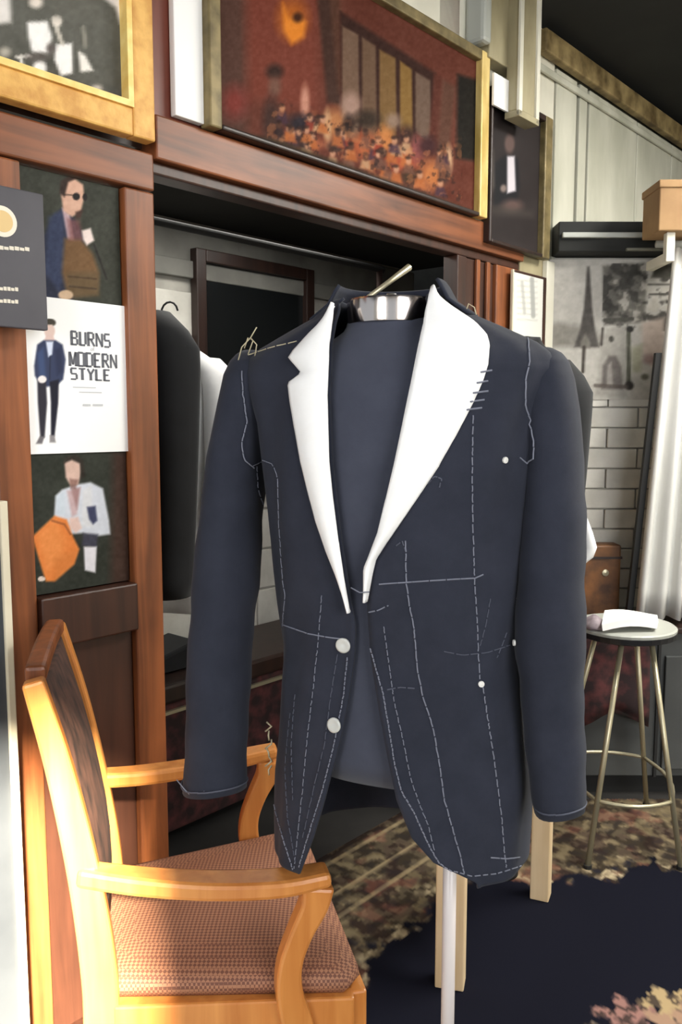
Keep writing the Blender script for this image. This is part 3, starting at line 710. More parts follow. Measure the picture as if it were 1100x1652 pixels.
# pleated curtain
YC = 2.86
top_l, bot_l = atY(1087, 400, YC), atY(1021, 985, YC)
cu = thing('curtain', (1.25, YC, bot_l[2]), 'off-white pleated curtain spreading at the hem beside the stool', 'curtain')
def curtain_edge(t): return top_l[0] * (1 - t) + bot_l[0] * t
mb = MB(); NR, NCc = 14, 90; rows = []
for i in range(NR):
    t = i / (NR - 1); z = top_l[2] * (1 - t) + (bot_l[2] - .02) * t; xl = curtain_edge(t); xr = 1.62 + .12 * t
    rows.append([np.array([xl + (xr - xl) * j / (NCc - 1), YC - .012 * (1 + .8 * t) * math.sin(j * .82 + .5 * math.sin(j * .37)) - .03 * t, z + .006 * math.sin(j * .6) * t]) for j in range(NCc)])
mb.rings(rows, False, False, False).build('cloth', M['curtain'], cu, smooth=True, solid=.004)
mb = MB(); mb.bar([np.array([curtain_edge(t) - .012, YC + .005, top_l[2] * (1 - t) + bot_l[2] * t]) for t in np.linspace(.28, 1, 8)], .02, .02, (1, 0, 0)).build('edge_shade', M['dark_edge'], cu)  # dark strip along the slanted side, shadow gap built as a solid
MB().tube([(top_l[0] - .06, YC, top_l[2] + .012), (1.8, YC, top_l[2] + .012)], .012, 10).build('curtain_rod', M['rail'], cu, smooth=True)
# brown box on a white bracket, top right edge
p0, p1_ = atY(1062, 372, 2.75), atY(1110, 292, 2.75)
r = thing('cardboard_box', (1.2, 2.75, p0[2]), 'brown box on a white post at the upper right edge', 'box')
MB().box(p0[0], p0[0] + .2, 2.75, 2.9, p0[2], p1_[2]).build('carton', M['brownbox'], r, bevel=.004)
MB().box(p0[0] - .004, p0[0] + .204, 2.745, 2.905, p1_[2] - .02, p1_[2] + .004).build('lid', M['brownbox'], r, bevel=.003)
xx = atY(1080, 400, 2.78)[0]
MB().box(xx - .014, xx + .014, 2.77, 2.80, top_l[2] - .06, p0[2]).build('bracket', M['cream'], r, bevel=.003)
MB().box(xx - .014, xx + .014, 2.80, YB - .12, top_l[2] - .06, top_l[2] - .03).build('bracket_arm', M['cream'], r, bevel=.003)
# low cabinet with red cloth behind the stool, brown case on it
ZB = atY(980, 1000, 2.9)[2]
r = thing('low_cabinet', (1.05, 2.92, 0), 'low dark grey cabinet against the brick wall behind the stool', 'cabinet')
MB().box(.72, 1.75, 2.80, YB - .02, .07, ZB - .02).build('body', M['darkgrey'], r, bevel=.004)
MB().box(.70, 1.77, 2.78, YB - .018, ZB - .02, ZB).build('top', M['darkframe'], r, bevel=.004)
MB().box(.74, 1.73, 2.83, YB - .03, 0, .07).build('plinth', M['dark_edge'], r)
MB().box(1.085, 1.095, 2.792, 2.80, .07, ZB - .03).build('door_gap', M['dark_edge'], r)
MB().box(1.11, 1.72, 2.786, 2.80, .10, ZB - .10).build('door', M['darkgrey'], r, bevel=.003)
mb = MB(); rows = []
for i in range(10):
    t = i / 9
    z = ZB + .006 if i < 3 else ZB + .006 - (t - .22) * .42
    y = 2.90 - .065 * i if i < 3 else 2.762 - .008 * math.sin(i)
    rows.append([np.array([.69 + .36 * j / 20 + .02 * (1 - t) * 0, y + .006 * math.sin(j * .9 + i * .3), z - (.03 * math.sin(j * .35) if i > 7 else 0)]) for j in range(21)])
tag(mb.rings(rows, False, False, False).build('red_cloth', M['redcloth'], smooth=True, solid=.003), 'dark red figured cloth draped over the low cabinet front', 'cloth')
a, b = atY(946, 985, 2.98), atY(1000, 878, 2.98)
r = thing('leather_case', (a[0] + .06, 2.98, ZB + .001), 'brown leather case standing on the low cabinet', 'case')
MB().box(a[0] - .06, b[0], 2.96, 3.04, ZB + .001, b[2]).build('body', M['leather'], r, bevel=.008)
MB().box(a[0] - .062, b[0] + .002, 2.955, 3.045, b[2] - .05, b[2] - .042).build('lid_seam', M['darkframe'], r)
MB().lathe([(0, 0), (.012, 0), (.012, .006), (0, .008)], ((a[0] + b[0]) / 2, 2.96, b[2] - .1), 14, (0, -1, 0)).build('clasp', M['brass'], r)

# ---- stool
sx, sy, szt = .865, 2.50, .685
r = thing('bar_stool', (sx, sy, 0), 'metal bar stool with thin splayed legs and footrest rings', 'stool')
MB().lathe([(0, szt - .035), (.13, szt - .035), (.15, szt - .028), (.152, szt - .012), (0, szt - .012)], (sx, sy, 0), 32).build('seat_base', M['blackplastic'], r)
MB().lathe([(0, szt - .0118), (.150, szt - .0118), (.151, szt - .004), (.146, szt), (0, szt + .001)], (sx, sy, 0), 32).build('seat', M['rail'], r)
feet = [atZ(948, 1396, .016), atZ(1098, 1398, .016), np.array([.72, 2.73, .016]), np.array([1.03, 2.70, .016])]
tops = [np.array([sx - .03, sy - .07, szt - .03]), np.array([sx + .06, sy - .06, szt - .03]), np.array([sx - .06, sy + .07, szt - .03]), np.array([sx + .06, sy + .07, szt - .03])]
for f_, t_ in zip(feet, tops):
    lg = MB().tube([t_, f_], .0085, 10).build('leg', M['brass'], r, smooth=True)
    MB().lathe([(0, .008), (.012, .008), (.012, .018), (0, .018)], (f_[0], f_[1], 0), 12).build('foot', M['dark_edge'], r).parent = lg
def lerp(a, b, t): return a * (1 - t) + b * t
t1 = .72
P = [lerp(tops[k], feet[k], t1) for k in (0, 1, 3, 2)]
ctr = sum(P) / 4
for k in range(4):
    a, b = P[k], P[(k + 1) % 4]; pts = []
    for t in np.linspace(0, 1, 9):
        q = lerp(a, b, t); o_ = q - ctr; o_[2] = 0; o_ /= np.linalg.norm(o_) + 1e-9
        pts.append(q + o_ * .035 * math.sin(math.pi * t))
    MB().tube(pts, .006, 8).build('footrest', M['brass'], r, smooth=True)
# folded white paper on the stool
pa, pb = np.array([sx - .075, sy - .13]), np.array([sx + .15, sy - .10])
mb = MB(); rows = []
for i in range(7):
    t = i / 6
    q = atY(971 + 90 * t, 1003 + 22 * t, sy - .11)
    rows.append([np.array([q[0] + .05 * u_ * 1.0, sy - .12 + .14 * u_ + .02 * t, szt + .008 + .012 * math.sin(t * 3 + u_)]) for u_ in np.linspace(0, 1, 6)])
pp = mb.rings(rows, False, False, False).build('folded_paper', M['white_paper'], solid=.02, smooth=False, offset=1)
tag(pp, 'folded white paper bundle lying on the bar stool', 'paper')
r2 = thing('cloth_bundle', (sx - .11, sy - .04, szt + .003), 'small grey cloth heap at the left of the stool seat', 'cloth')
mb = MB(); rows = []
for i in range(6):
    t = i / 5; rr = .036 * math.cos(t * 1.5) + .002
    rows.append([np.array([sx - .110 + rr * (1 + .2 * math.sin(3 * q)) * math.cos(q), sy - .05 + rr * 1.1 * math.sin(q), szt + .003 + .038 * t]) for q in np.linspace(0, 2 * math.pi, 16, endpoint=False)])
mb.rings(rows).build('cloth', noisy('grey pink cloth', (120, 108, 114), (160, 148, 152), (30, 30, 30), rough=.9), r2, smooth=True)

# ---- rug
def rug_paint(p):
    x, y = p.x, p.y
    p.c[:] = (58, 50, 40)
    V = p.V; s = (V - WP) @ WD; o = (V - WP) @ WN
    n = vnoise(s * 100 + 300, o * 100 + 400, 3.2, 71, 2); p.blend(np.clip((n - .5) * 9, 0, 1) * .8, (124, 110, 84))
    n = vnoise(s * 100 + 100, o * 100 + 300, 4.5, 73, 2); p.blend(np.clip((n - .56) * 10, 0, 1) * .8, (50, 38, 34)); n = vnoise(s * 100, o * 100 + 200, 6, 74, 2); p.blend(np.clip((n - .6) * 10, 0, 1) * .6, (118, 74, 62))
    for k in (.10, -.02, -.10): p.blend(np.clip((.008 - np.abs(o - k)) / .003, 0, 1) * .8, (160, 142, 108))
    p.blend(np.clip((o - .115) / .004, 0, 1), (44, 34, 28))
    # field boundary (floral edge) in floor units
    B = [(560, 1700), (575, 1600), (600, 1548), (640, 1512), (690, 1492), (700, 1452), (740, 1424), (800, 1408), (850, 1422), (900, 1432), (940, 1416), (1000, 1420), (1050, 1392), (1100, 1410), (1180, 1420), (1400, 1430)]
    B = [atZ(a, b, .008) for a, b in B]
    poly = [(b_[0], b_[1]) for b_ in B] + [(2.6, 1.0), (2.6, -1.2), (-.3, -1.2), (-.15, .9), (-.03, 1.3)]
    q = Paint(V[:, 0] + .05 * (vnoise(s * 100, o * 100, 5, 77, 2) - .5), V[:, 1] + .11 * (vnoise(s * 100, o * 100, 5, 78, 2) - .5), (0, 0, 0)); q.poly(poly, (1, 1, 1), .004); m = q.c[:, 0]
    edge = Paint(V[:, 0] + .10 * (vnoise(s * 100, o * 100, 4, 79, 2) - .5), V[:, 1] + .16 * (vnoise(s * 100, o * 100, 4, 80, 2) - .5), (0, 0, 0)); edge.poly(poly, (1, 1, 1), .05); band = np.clip(1 - np.abs(edge.c[:, 0] - .35) * 2.2, 0, 1)
    nn = vnoise(s * 100, o * 100, 2.4, 81, 2); p.blend(np.clip((nn - .5) * 9, 0, 1) * band, (186, 170, 138)); p.blend(np.clip((.42 - nn) * 9, 0, 1) * band, (34, 34, 46))
    p.blend(m, (19, 20, 31))
    for cx, cy, R, c in ((1010, 1640, .075, (150, 112, 104)), (1078, 1620, .07, (172, 150, 112)), (1100, 1660, .08, (160, 130, 108)), (955, 1660, .03, (120, 106, 92)), (1300, 1600, .08, (150, 120, 100)), (700, 1900, .1, (150, 120, 100))):
        w = atZ(cx, cy, .008); d_ = np.hypot(V[:, 0] - w[0], V[:, 1] - w[1]); an = np.arctan2(V[:, 1] - w[1], V[:, 0] - w[0])
        rr = R * (.75 + .25 * np.cos(an * 5 + cx)) + .04 * (vnoise(s * 100, o * 100, 2, int(cx), 2) - .5)
        mk = np.clip((rr - d_) / .006, 0, 1); p.blend(mk, c); nz = vnoise(s * 100, o * 100, 1.6, int(cy), 2); p.blend(mk * np.clip((nz - .55) * 8, 0, .8), (52, 44, 42))
sN, oN = 330, 330
ss = np.linspace(-.45, 2.35, sN); oo = np.linspace(-2.35, .14, oN)
Sg, Og = np.meshgrid(ss, oo); V = WP + Sg[..., None] * WD + Og[..., None] * WN; V[..., 2] = .008; V = V.reshape(-1, 3)
keep = (V[:, 1] < 2.76) | (V[:, 0] < .66) & (V[:, 1] < 3.0); idx = -np.ones(len(V), int)
fs = [(j * sN + i, j * sN + i + 1, (j + 1) * sN + i + 1, (j + 1) * sN + i) for j in range(oN - 1) for i in range(sN - 1)]
fs = [f for f in fs if all(keep[list(f)])]
used = np.unique(np.array(fs).ravel()); idx[used] = np.arange(len(used)); Vu = V[used]
me = bpy.data.meshes.new('rug'); me.from_pydata([tuple(p) for p in Vu], [], [tuple(idx[list(f)]) for f in fs]); me.materials.append(M['rug'])
px_, py_ = proj(Vu); P_ = Paint(px_, py_, (0, 0, 0)); P_.V = Vu; rug_paint(P_)
c = np.clip(P_.c / 255., 0, 1); c = np.where(c <= .04045, c / 12.92, ((c + .055) / 1.055) ** 2.4)
me.color_attributes.new('Col', 'FLOAT_COLOR', 'POINT').data.foreach_set('color', np.c_[c, np.ones(len(c))].astype(np.float32).ravel())
rug = bpy.data.objects.new('rug', me); COL.objects.link(rug); m_ = rug.modifiers.new('thick', 'SOLIDIFY'); m_.thickness = .0075; m_.offset = -1
tag(rug, 'navy rug with a beige and brown floral border covering the floor', 'rug')

# ================================================================== INSIDE THE OPENING
def nookpt(px, py, off): return onW(px, py, off)
a0, z1_ = onW(308, 404, NO - .02); a1, z1b = onW(499, 434, NO - .02)
r = thing('framed_picture', W((a0 + a1) / 2, NO - .02, .9), 'dark framed picture hanging on the white bricks through the doorway', 'picture')
zz0, zz1 = 1.05, (z1_ + z1b) / 2
MB().box(a0, a0 + .045, NO - .05, NO - .013, zz0, zz1, WF).build('frame_side', M['darkframe'], r, bevel=.004)
MB().box(a1 - .045, a1, NO - .05, NO - .013, zz0, zz1, WF).build('frame_side', M['darkframe'], r, bevel=.004)
MB().box(a0 + .045, a1 - .045, NO - .05, NO - .013, zz1 - .045, zz1, WF).build('frame_top', M['darkframe'], r, bevel=.004)
MB().box(a0 + .045, a1 - .045, NO - .05, NO - .013, zz0, zz0 + .045, WF).build('frame_bottom', M['darkframe'], r, bevel=.004)
MB().box(a0 + .04, a1 - .04, NO - .025, NO - .013, zz0 + .04, zz1 - .04, WF).build('picture', M['darkglass'], r)

# ---- garment builder
SEC = [(.0, .195, .130), (.12, .192, .130), (.30, .174, .118), (.45, .186, .122), (.58, .200, .126), (.66, .205, .118), (.70, .200, .106), (.725, .178, .095), (.745, .145, .086), (.765, .110, .078), (.785, .084, .073), (.81, .074, .068)]
def interp(tab, z, k): return float(np.interp(z, [r_[0] for r_ in tab], [r_[k] for r_ in tab]))
def sup(t, n=2.35):
    c_, s_ = math.cos(t), math.sin(t)
    return math.copysign(abs(s_) ** (2 / n), s_), math.copysign(abs(c_) ** (2 / n), c_)
def simple_jacket(name, label, cat, pos, zb, yaw, mat, lapel=None, sc=1.0, sleeve=True, length=.81, hang=True, group=None, hem=0.0):
    """small hanging garment: body shell, two sleeves, lapels, hanger"""
    pos = np.array(pos, float); fr = np.array([-math.sin(yaw), -math.cos(yaw), 0]); e1 = np.array([math.cos(yaw), -math.sin(yaw), 0])
    r = thing(name, (pos[0], pos[1], zb), label, cat, group)
    def Sf(t, z, g=0):
        a, b = interp(SEC, z, 1) * sc + g, interp(SEC, z, 2) * sc * .8 + g
        sx_, cx_ = sup(t); return pos + e1 * a * sx_ + fr * b * cx_ + np.array([0, 0, zb + z * sc])
    zs = np.r_[np.linspace(hem, .66, 22), np.linspace(.67, .80, 14)]
    mb = MB(); rows = []
    for z in zs:
        g0 = .05 + .10 * max(0, .12 - z) * 4 + (max(0, z - .42) * .55)
        rows.append([Sf(t, z, .004 * math.sin(9 * t + 3 * z)) for t in np.linspace(g0, 2 * math.pi - g0, 49)])
    mb.rings(rows, False, False, False).build('body', mat, r, smooth=True, solid=.004)
    if sleeve:
        for sd in (-1, 1):
            rs = []
            for t in np.linspace(0, 1, 16):
                z = .735 - .62 * t; cx_ = .165 + .055 * min(1, t * 7) ** .6 + .012 * t; w_ = .032 + .022 * min(1, t * 8) - .012 * t; dp = .045 + .025 * min(1, t * 8) - .02 * t
                c_ = pos + e1 * sd * cx_ * sc + fr * (.015 * t + .03 * t * t) + np.array([0, 0, zb + z * sc])
                rs.append([c_ + e1 * w_ * sc * math.cos(q) + fr * dp * sc * math.sin(q) for q in np.linspace(0, 2 * math.pi, 18, endpoint=False)])
            MB().rings(rs).build('sleeve', mat, r, smooth=True)
    if lapel:
        for sd in (-1, 1):
            rows = []
            for z in np.linspace(.40, .79, 16):
                g0 = .05 + max(0, z - .42) * .55; w_ = .02 + .30 * math.sin(math.pi * min(1, (z - .40) / .36)) ** .8
                rows.append([Sf(sd * (g0 + w_ * k), z, .008) for k in np.linspace(0, 1, 6)])
            MB().rings(rows, False, False, False).build('lapel', lapel, r, smooth=True, solid=.003)
    if hang:
        top = zb + .80 * sc
        hk = [pos + np.array([0, 0, top - zb + zb * 0]) * 0 + np.array([0, 0, zb + .77 * sc + .02 * k]) for k in range(6)]
        hk += [pos * 0 + np.array([0, 0, zb + .77 * sc + .10 + .03 * math.sin(q)]) + e1 * .03 * (1 - math.cos(q)) for q in np.linspace(.4, 3.0, 7)]
        hk = [np.array([pos[0], pos[1], 0]) + (h - np.array([0, 0, 0])) if h[0] ** 2 + h[1] ** 2 < .02 else h for h in hk]
        MB().tube(hk, .003, 6).build('hanger_hook', M['dark_edge'], r, smooth=True)
        MB().tube([pos + e1 * x * sc + np.array([0, 0, zb + (.765 - abs(x) * .42) * sc]) for x in np.linspace(-.16, .16, 9)], .009, 8).build('hanger', M['wood_red'], r, smooth=True)
    return r
# clothes rail in the room behind
rl = thing('clothes_rail', W(.6, .5, 0), 'steel clothes rail carrying garments behind the doorway', 'rail')
RZ = 1.835
MB().tube([W(-.1, .44, RZ), W(1.5, .44, RZ)], .011, 10).build('bar', M['dark_edge'], rl, smooth=True)
for s in (-.09, 1.48): MB().tube([W(s, .44, 0), W(s, .44, RZ)], .011, 10).build('post', M['darkframe'], rl, smooth=True)
# black jacket left: right shoulder end near (335,545)
def jacket_left():
    off = .44
    s, z = onW(262, 500, off)
    p = W(s - .205, off, 0); p[2] = 0
    return simple_jacket('black_jacket', 'black jacket hanging on the rail beside the red-brown post', 'jacket', p, 1.64 - .80 * 1.12, math.radians(28), M['black_cloth'], hem=.17, sc=1.12)
jacket_left()
off = .50; s, z = onW(340, 560, off)
p = W(s - .14, off + .05, 0); p[2] = 0
simple_jacket('white_shirt', 'white shirt hanging behind the black jacket', 'shirt', p, .755, math.radians(28), M['white_cloth'], sc=.98, hem=.0)
# dark red trunk with black bag
TO = .74
r = thing('dark_trunk', W(.95, TO, 0), 'dark red low trunk standing behind the doorway', 'trunk')
ztr = onW(420, 1062, TO - .18)[1]
MB().box(.2, 1.65, TO - .18, TO + .17, .03, ztr - .06, WF).build('body', M['redcloth'], r, bevel=.01)
MB().box(.19, 1.66, TO - .19, TO + .18, ztr - .06, ztr, WF).build('lid', M['darkframe'], r, bevel=.01)
MB().box(.19, 1.66, TO - .193, TO - .18, ztr - .09, ztr - .08, WF).build('brass_band', M['brass'], r)
for s in (.22, 1.6): MB().box(s, s + .04, TO - .16, TO - .12, 0, .03, WF).build('foot', M['dark_edge'], r)
# black garment bag on trunk
mb = MB(); q0 = onW(215, 1085, TO - .12); q1 = onW(305, 1165, TO - .12)
A = [(q0[0] - .03, ztr + .005), (q0[0] - .02, q0[1]), (q0[0] + .10, q0[1] + .01), (q1[0] + .06, ztr + .09), (q1[0] + .05, ztr + .005)]
tag(mb.rings([[W(a, TO - .10, b) for a, b in A], [W(a, TO + .06, b) for a, b in A]]).build('garment_bag', M['black_cloth'], bevel=.01), 'black garment bag slumped on the trunk', 'bag')
# second black jacket on the jamb end, right
pj = atY(837, 600, 2.28); pj[2] = 0
r = simple_jacket('black_jacket', 'black jacket with a white cloth at its side, behind the basted right sleeve', 'jacket', pj - np.array([.02, 0, 0]), atY(900, 575, 2.28)[2] - .755, math.radians(62), M['black_cloth'], hem=.10, hang=False)
rs = []
for (a, b, y) in ((922, 934, 800), (926, 944, 830), (931, 955, 858), (934, 962, 882), (928, 956, 898), (925, 942, 908)):
    l_, r_ = atY(a, y, 2.17), atY(b, y, 2.17); c_ = (l_ + r_) / 2; w_ = (r_[0] - l_[0]) / 2
    rs.append([c_ + np.array([w_ * math.cos(q), .03 * math.sin(q), 0]) for q in np.linspace(0, 2 * math.pi, 14, endpoint=False)])
MB().rings(rs).build('white_cloth', M['white_cloth'], r, smooth=True)['label'] = 'white cloth at the side'
# stand for that jacket
r = thing('coat_stand', (pj[0] - .02, 2.285, 0), 'slim black coat stand behind the basted jacket', 'stand')
MB().tube([(pj[0] - .02, 2.285, .02), (pj[0] - .02, 2.285, atY(900, 575, 2.28)[2] - .06)], .012, 10).build('pole', M['dark_edge'], r, smooth=True)
MB().lathe([(0, .0085), (.05, .0085), (.05, .02), (.02, .03), (0, .03)], (pj[0] - .02, 2.285, 0), 24).build('base', M['dark_edge'], r, smooth=True)

# ================================================================== PINE STAND behind the dress form
r = thing('pine_trestle', (.42, 2.0, 0), 'low pale pine trestle with square legs behind the jacket', 'trestle')
LA, LB = atZ(729, 1600, .008), atZ(876, 1456, .008)
ZT = .42
def postleg(p, w, d_, ang):
    F = frame((p[0], p[1], 0), ang); return MB().box(-w / 2, w / 2, -d_ / 2, d_ / 2, .008, ZT, F).build('leg', M['pine'], r, bevel=.003)
ang = math.atan2(LB[1] - LA[1], LB[0] - LA[0])
postleg(LA + np.array([0, .03, 0]), .066, .05, -.25); postleg(LB + np.array([0, .03, 0]), .05, .05, -.4)
LC, LD = LA + np.array([-.0, .45, 0]), LB + np.array([-.12, .33, 0])
mid = (LA + LB) / 2
F = frame((mid[0], mid[1] + .03, 0), ang)
MB().box(-.25, .25, -.05, .05, ZT + .0005, ZT + .03, F).build('top', M['pine'], r, bevel=.003)
MB().box(-.2, .2, -.015, .015, .30, .35, F).build('stretcher', M['pine'], r, bevel=.003)

# ================================================================== ARMCHAIR
CA = math.radians(13.5); CO = np.array([-.40, 1.335, 0])
ch = thing('armchair', CO, 'honey wood armchair with brown figured upholstery in the foreground', 'chair')
F = frame(CO, CA)
fx = np.array([math.cos(CA), math.sin(CA), 0]); fy = np.array([-math.sin(CA), math.cos(CA), 0])
def yw(x): return .165 + (.24 - .165) * x / .365
# seat cushion
rows = []
for z, g in ((.432, -.004), (.445, .004), (.458, .002), (.468, -.02), (.476, -.06), (.480, -.11)):
    ring = []
    for x, sd in [(.385, -1), (.385, 1), (.0, 1), (.0, -1)]:
        ring.append((x + (g if x > .1 else -g * .8), sd * (yw(x) - .002 + g)))
    R8 = []
    for k in range(4):
        p, q = np.array(ring[k]), np.array(ring[(k + 1) % 4])
        for t in np.linspace(.06, .94, 7): R8.append(F(*(p * (1 - t) + q * t), z))
    rows.append(R8)
MB().rings(rows).build('seat', M['upholstery'], ch, smooth=True)
# rails
def rail(p, q, z0, z1, th=.026): 
    d_ = np.array(q) - np.array(p)
    return MB().bar([F(*p, (z0 + z1) / 2), F(*q, (z0 + z1) / 2)], z1 - z0, th, (0, 0, 1)).build('seat_rail', M['beech'], ch, bevel=.004)
for sd in (-1, 1): rail((.02, sd * .172), (.375, sd * .236), .378, .432)
rail((.383, -.236), (.383, .236), .365, .432); rail((0, -.16), (0, .16), .378, .432)
for sd in (-1, 1):
    yb = sd * .168
    pts = [(-.045, .012), (-.012, .22), (.0, .40), (-.002, .50), (-.018, .64), (-.046, .80), (-.078, .935)]
    MB().sbar([F(x, yb, z) for x, z in pts], [.03] * 7, [.034, .044, .052, .052, .046, .038, .030], fy).build('back_leg', M['beech'], ch, bevel=.005)
    yf = sd * .236
    pts = [(.318, .615), (.312, .585), (.292, .545), (.276, .50), (.274, .455), (.286, .40), (.302, .33), (.31, .15), (.305, .010)]
    MB().sbar([F(x, yf, z) for x, z in pts], .032, [.05, .042, .036, .036, .040, .046, .046, .038, .030], fy).build('front_leg', M['beech'], ch, bevel=.005)
    pts = [(-.028, sd * .168, .640), (.06, sd * .19, .628), (.16, sd * .215, .622), (.26, sd * .236, .624), (.335, sd * .242, .632)]
    MB().sbar([F(*p) for p in pts], [.040, .046, .05, .05, .044], [.028, .028, .027, .026, .022], fy).build('armrest', M['beech'], ch, bevel=.007)
rows = []
for t in np.linspace(0, 1, 9):
    z = .50 + .42 * t; x = np.interp(z, [.5, .64, .8, .935], [-.002, -.018, -.046, -.078])
    w_ = .148
    ring = [F(x + .004 + .026 * math.sin(math.pi * (.08 + .84 * k)) * (math.sin(math.pi * (.05 + .9 * t)) ** .5), -w_ + 2 * w_ * k, z) for k in np.linspace(0, 1, 9)]
    ring += [F(x - .018, w_ - 2 * w_ * k, z) for k in np.linspace(0, 1, 5)]
    rows.append(ring)
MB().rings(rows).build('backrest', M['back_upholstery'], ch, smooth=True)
MB().bar([F(-.077, y, .932 + .012 * math.cos(y * 8)) for y in np.linspace(-.15, .15, 9)], .03, .026, fx).build('top_rail', M['wood_red'], ch, bevel=.006)

# ================================================================== DRESS FORM AND BASTED JACKET
YAW = math.radians(21); MY = 1.20; ZH = .668
FR = np.array([-math.sin(YAW), -math.cos(YAW), 0]); E1 = np.array([math.cos(YAW), -math.sin(YAW), 0])
JS = [(.0, .190, .128), (.12, .190, .128), (.30, .174, .114), (.45, .184, .120), (.58, .196, .124), (.63, .203, .116), (.675, .218, .106), (.70, .224, .098), (.718, .216, .092), (.735, .194, .087), (.755, .152, .080), (.775, .108, .074), (.80, .072, .068)]
def center(z):
    return np.array([np.interp(z, [0, .3, .55, .8], [.088, .086, .078, .072]), MY, ZH + z])
def JSf(t, z, g=0.0):
    a, b = interp(JS, z, 1) + g, interp(JS, z, 2) + g
    sx_, cx_ = sup(t); p = center(z) + E1 * a * sx_ + FR * b * cx_
    p[2] += (.020 * math.sin(t) - .004) * max(0.0, 1 - z / .30) ** 1.5
    return p
df = thing('dress_form', (.15, 1.215, 0), 'navy tailor dress form with a chrome collar on a slim pole', 'dress form')
# torso and neck, one mesh
rows = []
FS = [(.13, .150, .10), (.16, .160, .108), (.30, .150, .100), (.45, .162, .106), (.58, .176, .111), (.66, .180, .102), (.70, .172, .088), (.715, .150, .080), (.73, .118, .072), (.745, .086, .066), (.758, .066, .061), (.775, .060, .058), (.80, .0585, .0575)]
for z in np.r_[np.linspace(.13, .66, 18), np.linspace(.67, .796, 20)]:
    a, b = interp(FS, z, 1), interp(FS, z, 2); c_ = center(min(z, .8)); c_[2] = ZH + z
    rows.append([c_ + E1 * a * sup(t)[0] + FR * b * sup(t)[1] for t in np.linspace(0, 2 * math.pi, 64, endpoint=False)])
MB().rings(rows).build('torso', M['navy_form'], df, smooth=True)
NC = center(.8); NC = np.array([NC[0], NC[1], 0]) + FR * .004
zn0, zn1 = ZH + .766, ZH + .799
nk = MB().lathe([(.0605, zn0), (.0615, zn0), (.0620, zn0 + .003), (.0620, zn1 - .003), (.0612, zn1), (.050, zn1), (.050, zn1 - .006), (0.0, zn1 - .006)], NC, 48).build('collar_band', M['chrome'], df, smooth=False)
for p in nk.data.polygons: p.use_smooth = True
mm = nk.modifiers.new('e', 'EDGE_SPLIT'); mm.split_angle = math.radians(35)
k0, k1 = atY(588, 484, 1.16), atY(660, 431, 1.21)
MB().tube([k0, lerp(k0, k1, .5), k1], [.0032, .0036, .005], 10).build('locking_rod', M['brass'], df, smooth=True)
MB().lathe([(0, 0), (.007, .001), (.007, .016), (0, .017)], NC + np.array([0, 0, zn1 - .006]), 16).build('knob', M['steel'], df, smooth=True)
pxy = atY(724, 1500, 1.215)
MB().tube([(pxy[0], 1.215, .02), (pxy[0], 1.215, ZH + .135)], .0105, 16).build('pole', M['pole'], df, smooth=True)
MB().lathe([(0, .0085), (.17, .0085), (.172, .016), (.15, .026), (.03, .036), (.02, .07), (0, .07)], (pxy[0], 1.215, 0), 40).build('base', M['dark_edge'], df, smooth=True)

jk = thing('basted_jacket', (.08, MY, ZH), 'navy half-made suit jacket with white lapels and basting stitches on dress form', 'jacket')
XL = [(500, 546), (560, 536), (640, 532), (740, 536), (870, 551), (980, 567), (1010, 573), (1060, 571), (1130, 562), (1200, 548), (1290, 524), (1350, 505), (1408, 484), (1425, 478)]
XR = [(475, 690), (530, 684), (620, 665), (740, 640), (860, 612), (900, 600), (930, 593), (980, 592), (1060, 598), (1150, 612), (1220, 625), (1290, 640), (1350, 664), (1392, 700), (1414, 748), (1425, 770)]
def edge_theta(z, side):
    ts = np.linspace(0.9, -0.9, 361) if side < 0 else np.linspace(-1.0, 1.5, 501)
    pts = np.array([JSf(t, z) for t in ts]); px, py = proj(pts)
    tab = XL if side < 0 else XR
    tx = np.interp(py, [a for a, b in tab], [b for a, b in tab])
    d_ = px - tx
    for i in range(len(ts) - 1):
        if side < 0 and d_[i] > 0 >= d_[i + 1] or side > 0 and d_[i] < 0 <= d_[i + 1]:
            w_ = d_[i] / (d_[i] - d_[i + 1]); return ts[i] * (1 - w_) + ts[i + 1] * w_
    return None
zs = np.r_[np.linspace(0, .06, 13), np.linspace(.07, .66, 60), np.linspace(.665, .80, 28)]
eL, eR = [], []
for z in zs: eL.append(edge_theta(z, -1)); eR.append(edge_theta(z, 1))
def fix(e):
    g = [(z, t) for z, t in zip(zs, e) if t is not None]
    return np.interp(zs, [a for a, b in g], [b for a, b in g])
eL, eR = fix(eL), fix(eR)
rng = np.random.RandomState(3)
def wrinkle(t, z): return .003 * math.sin(4.1 * t + 11 * z + 1.3 * math.sin(6 * z)) * math.sin(5 * z + .6) ** 2 + .0022 * math.sin(7 * t + 5 * z) * math.sin(9 * z + 1) + .0016 * math.sin(13 * t - 17 * z)
NT = 60
bodyobjs = {}
fulV, fulF = [], []
# one side panel each: from front edge to centre back
for side, e in ((-1, eL), (1, eR)):
    rows = []
    for z, t0 in zip(zs, e):
        t1 = side * math.pi
        u_ = np.linspace(0, 1, NT) ** 1.15
        rows.append([JSf(t0 + (t1 - t0) * k, z, wrinkle(t0 + (t1 - t0) * k, z) * (1 if k > .02 else .4)) for k in u_])
    mb = MB().rings(rows, False, False, False)
    fulV.append(mb.v); fulF.append(mb.f)
    mb.build('front_and_back_panel', M['navy'], jk, smooth=True, solid=.0035)
# closed shell used only to lay lapels and stitches on the cloth
shell = MB().rings([[JSf(t, z) for t in np.linspace(0, 2 * math.pi, 120, endpoint=False)] for z in np.linspace(-.02, .83, 120)], False, False)
def bvh(v, f): return BVHTree.FromPolygons([Vector(p) for p in v], [tuple(q) for q in f])
B_shell = bvh(shell.v, shell.f)
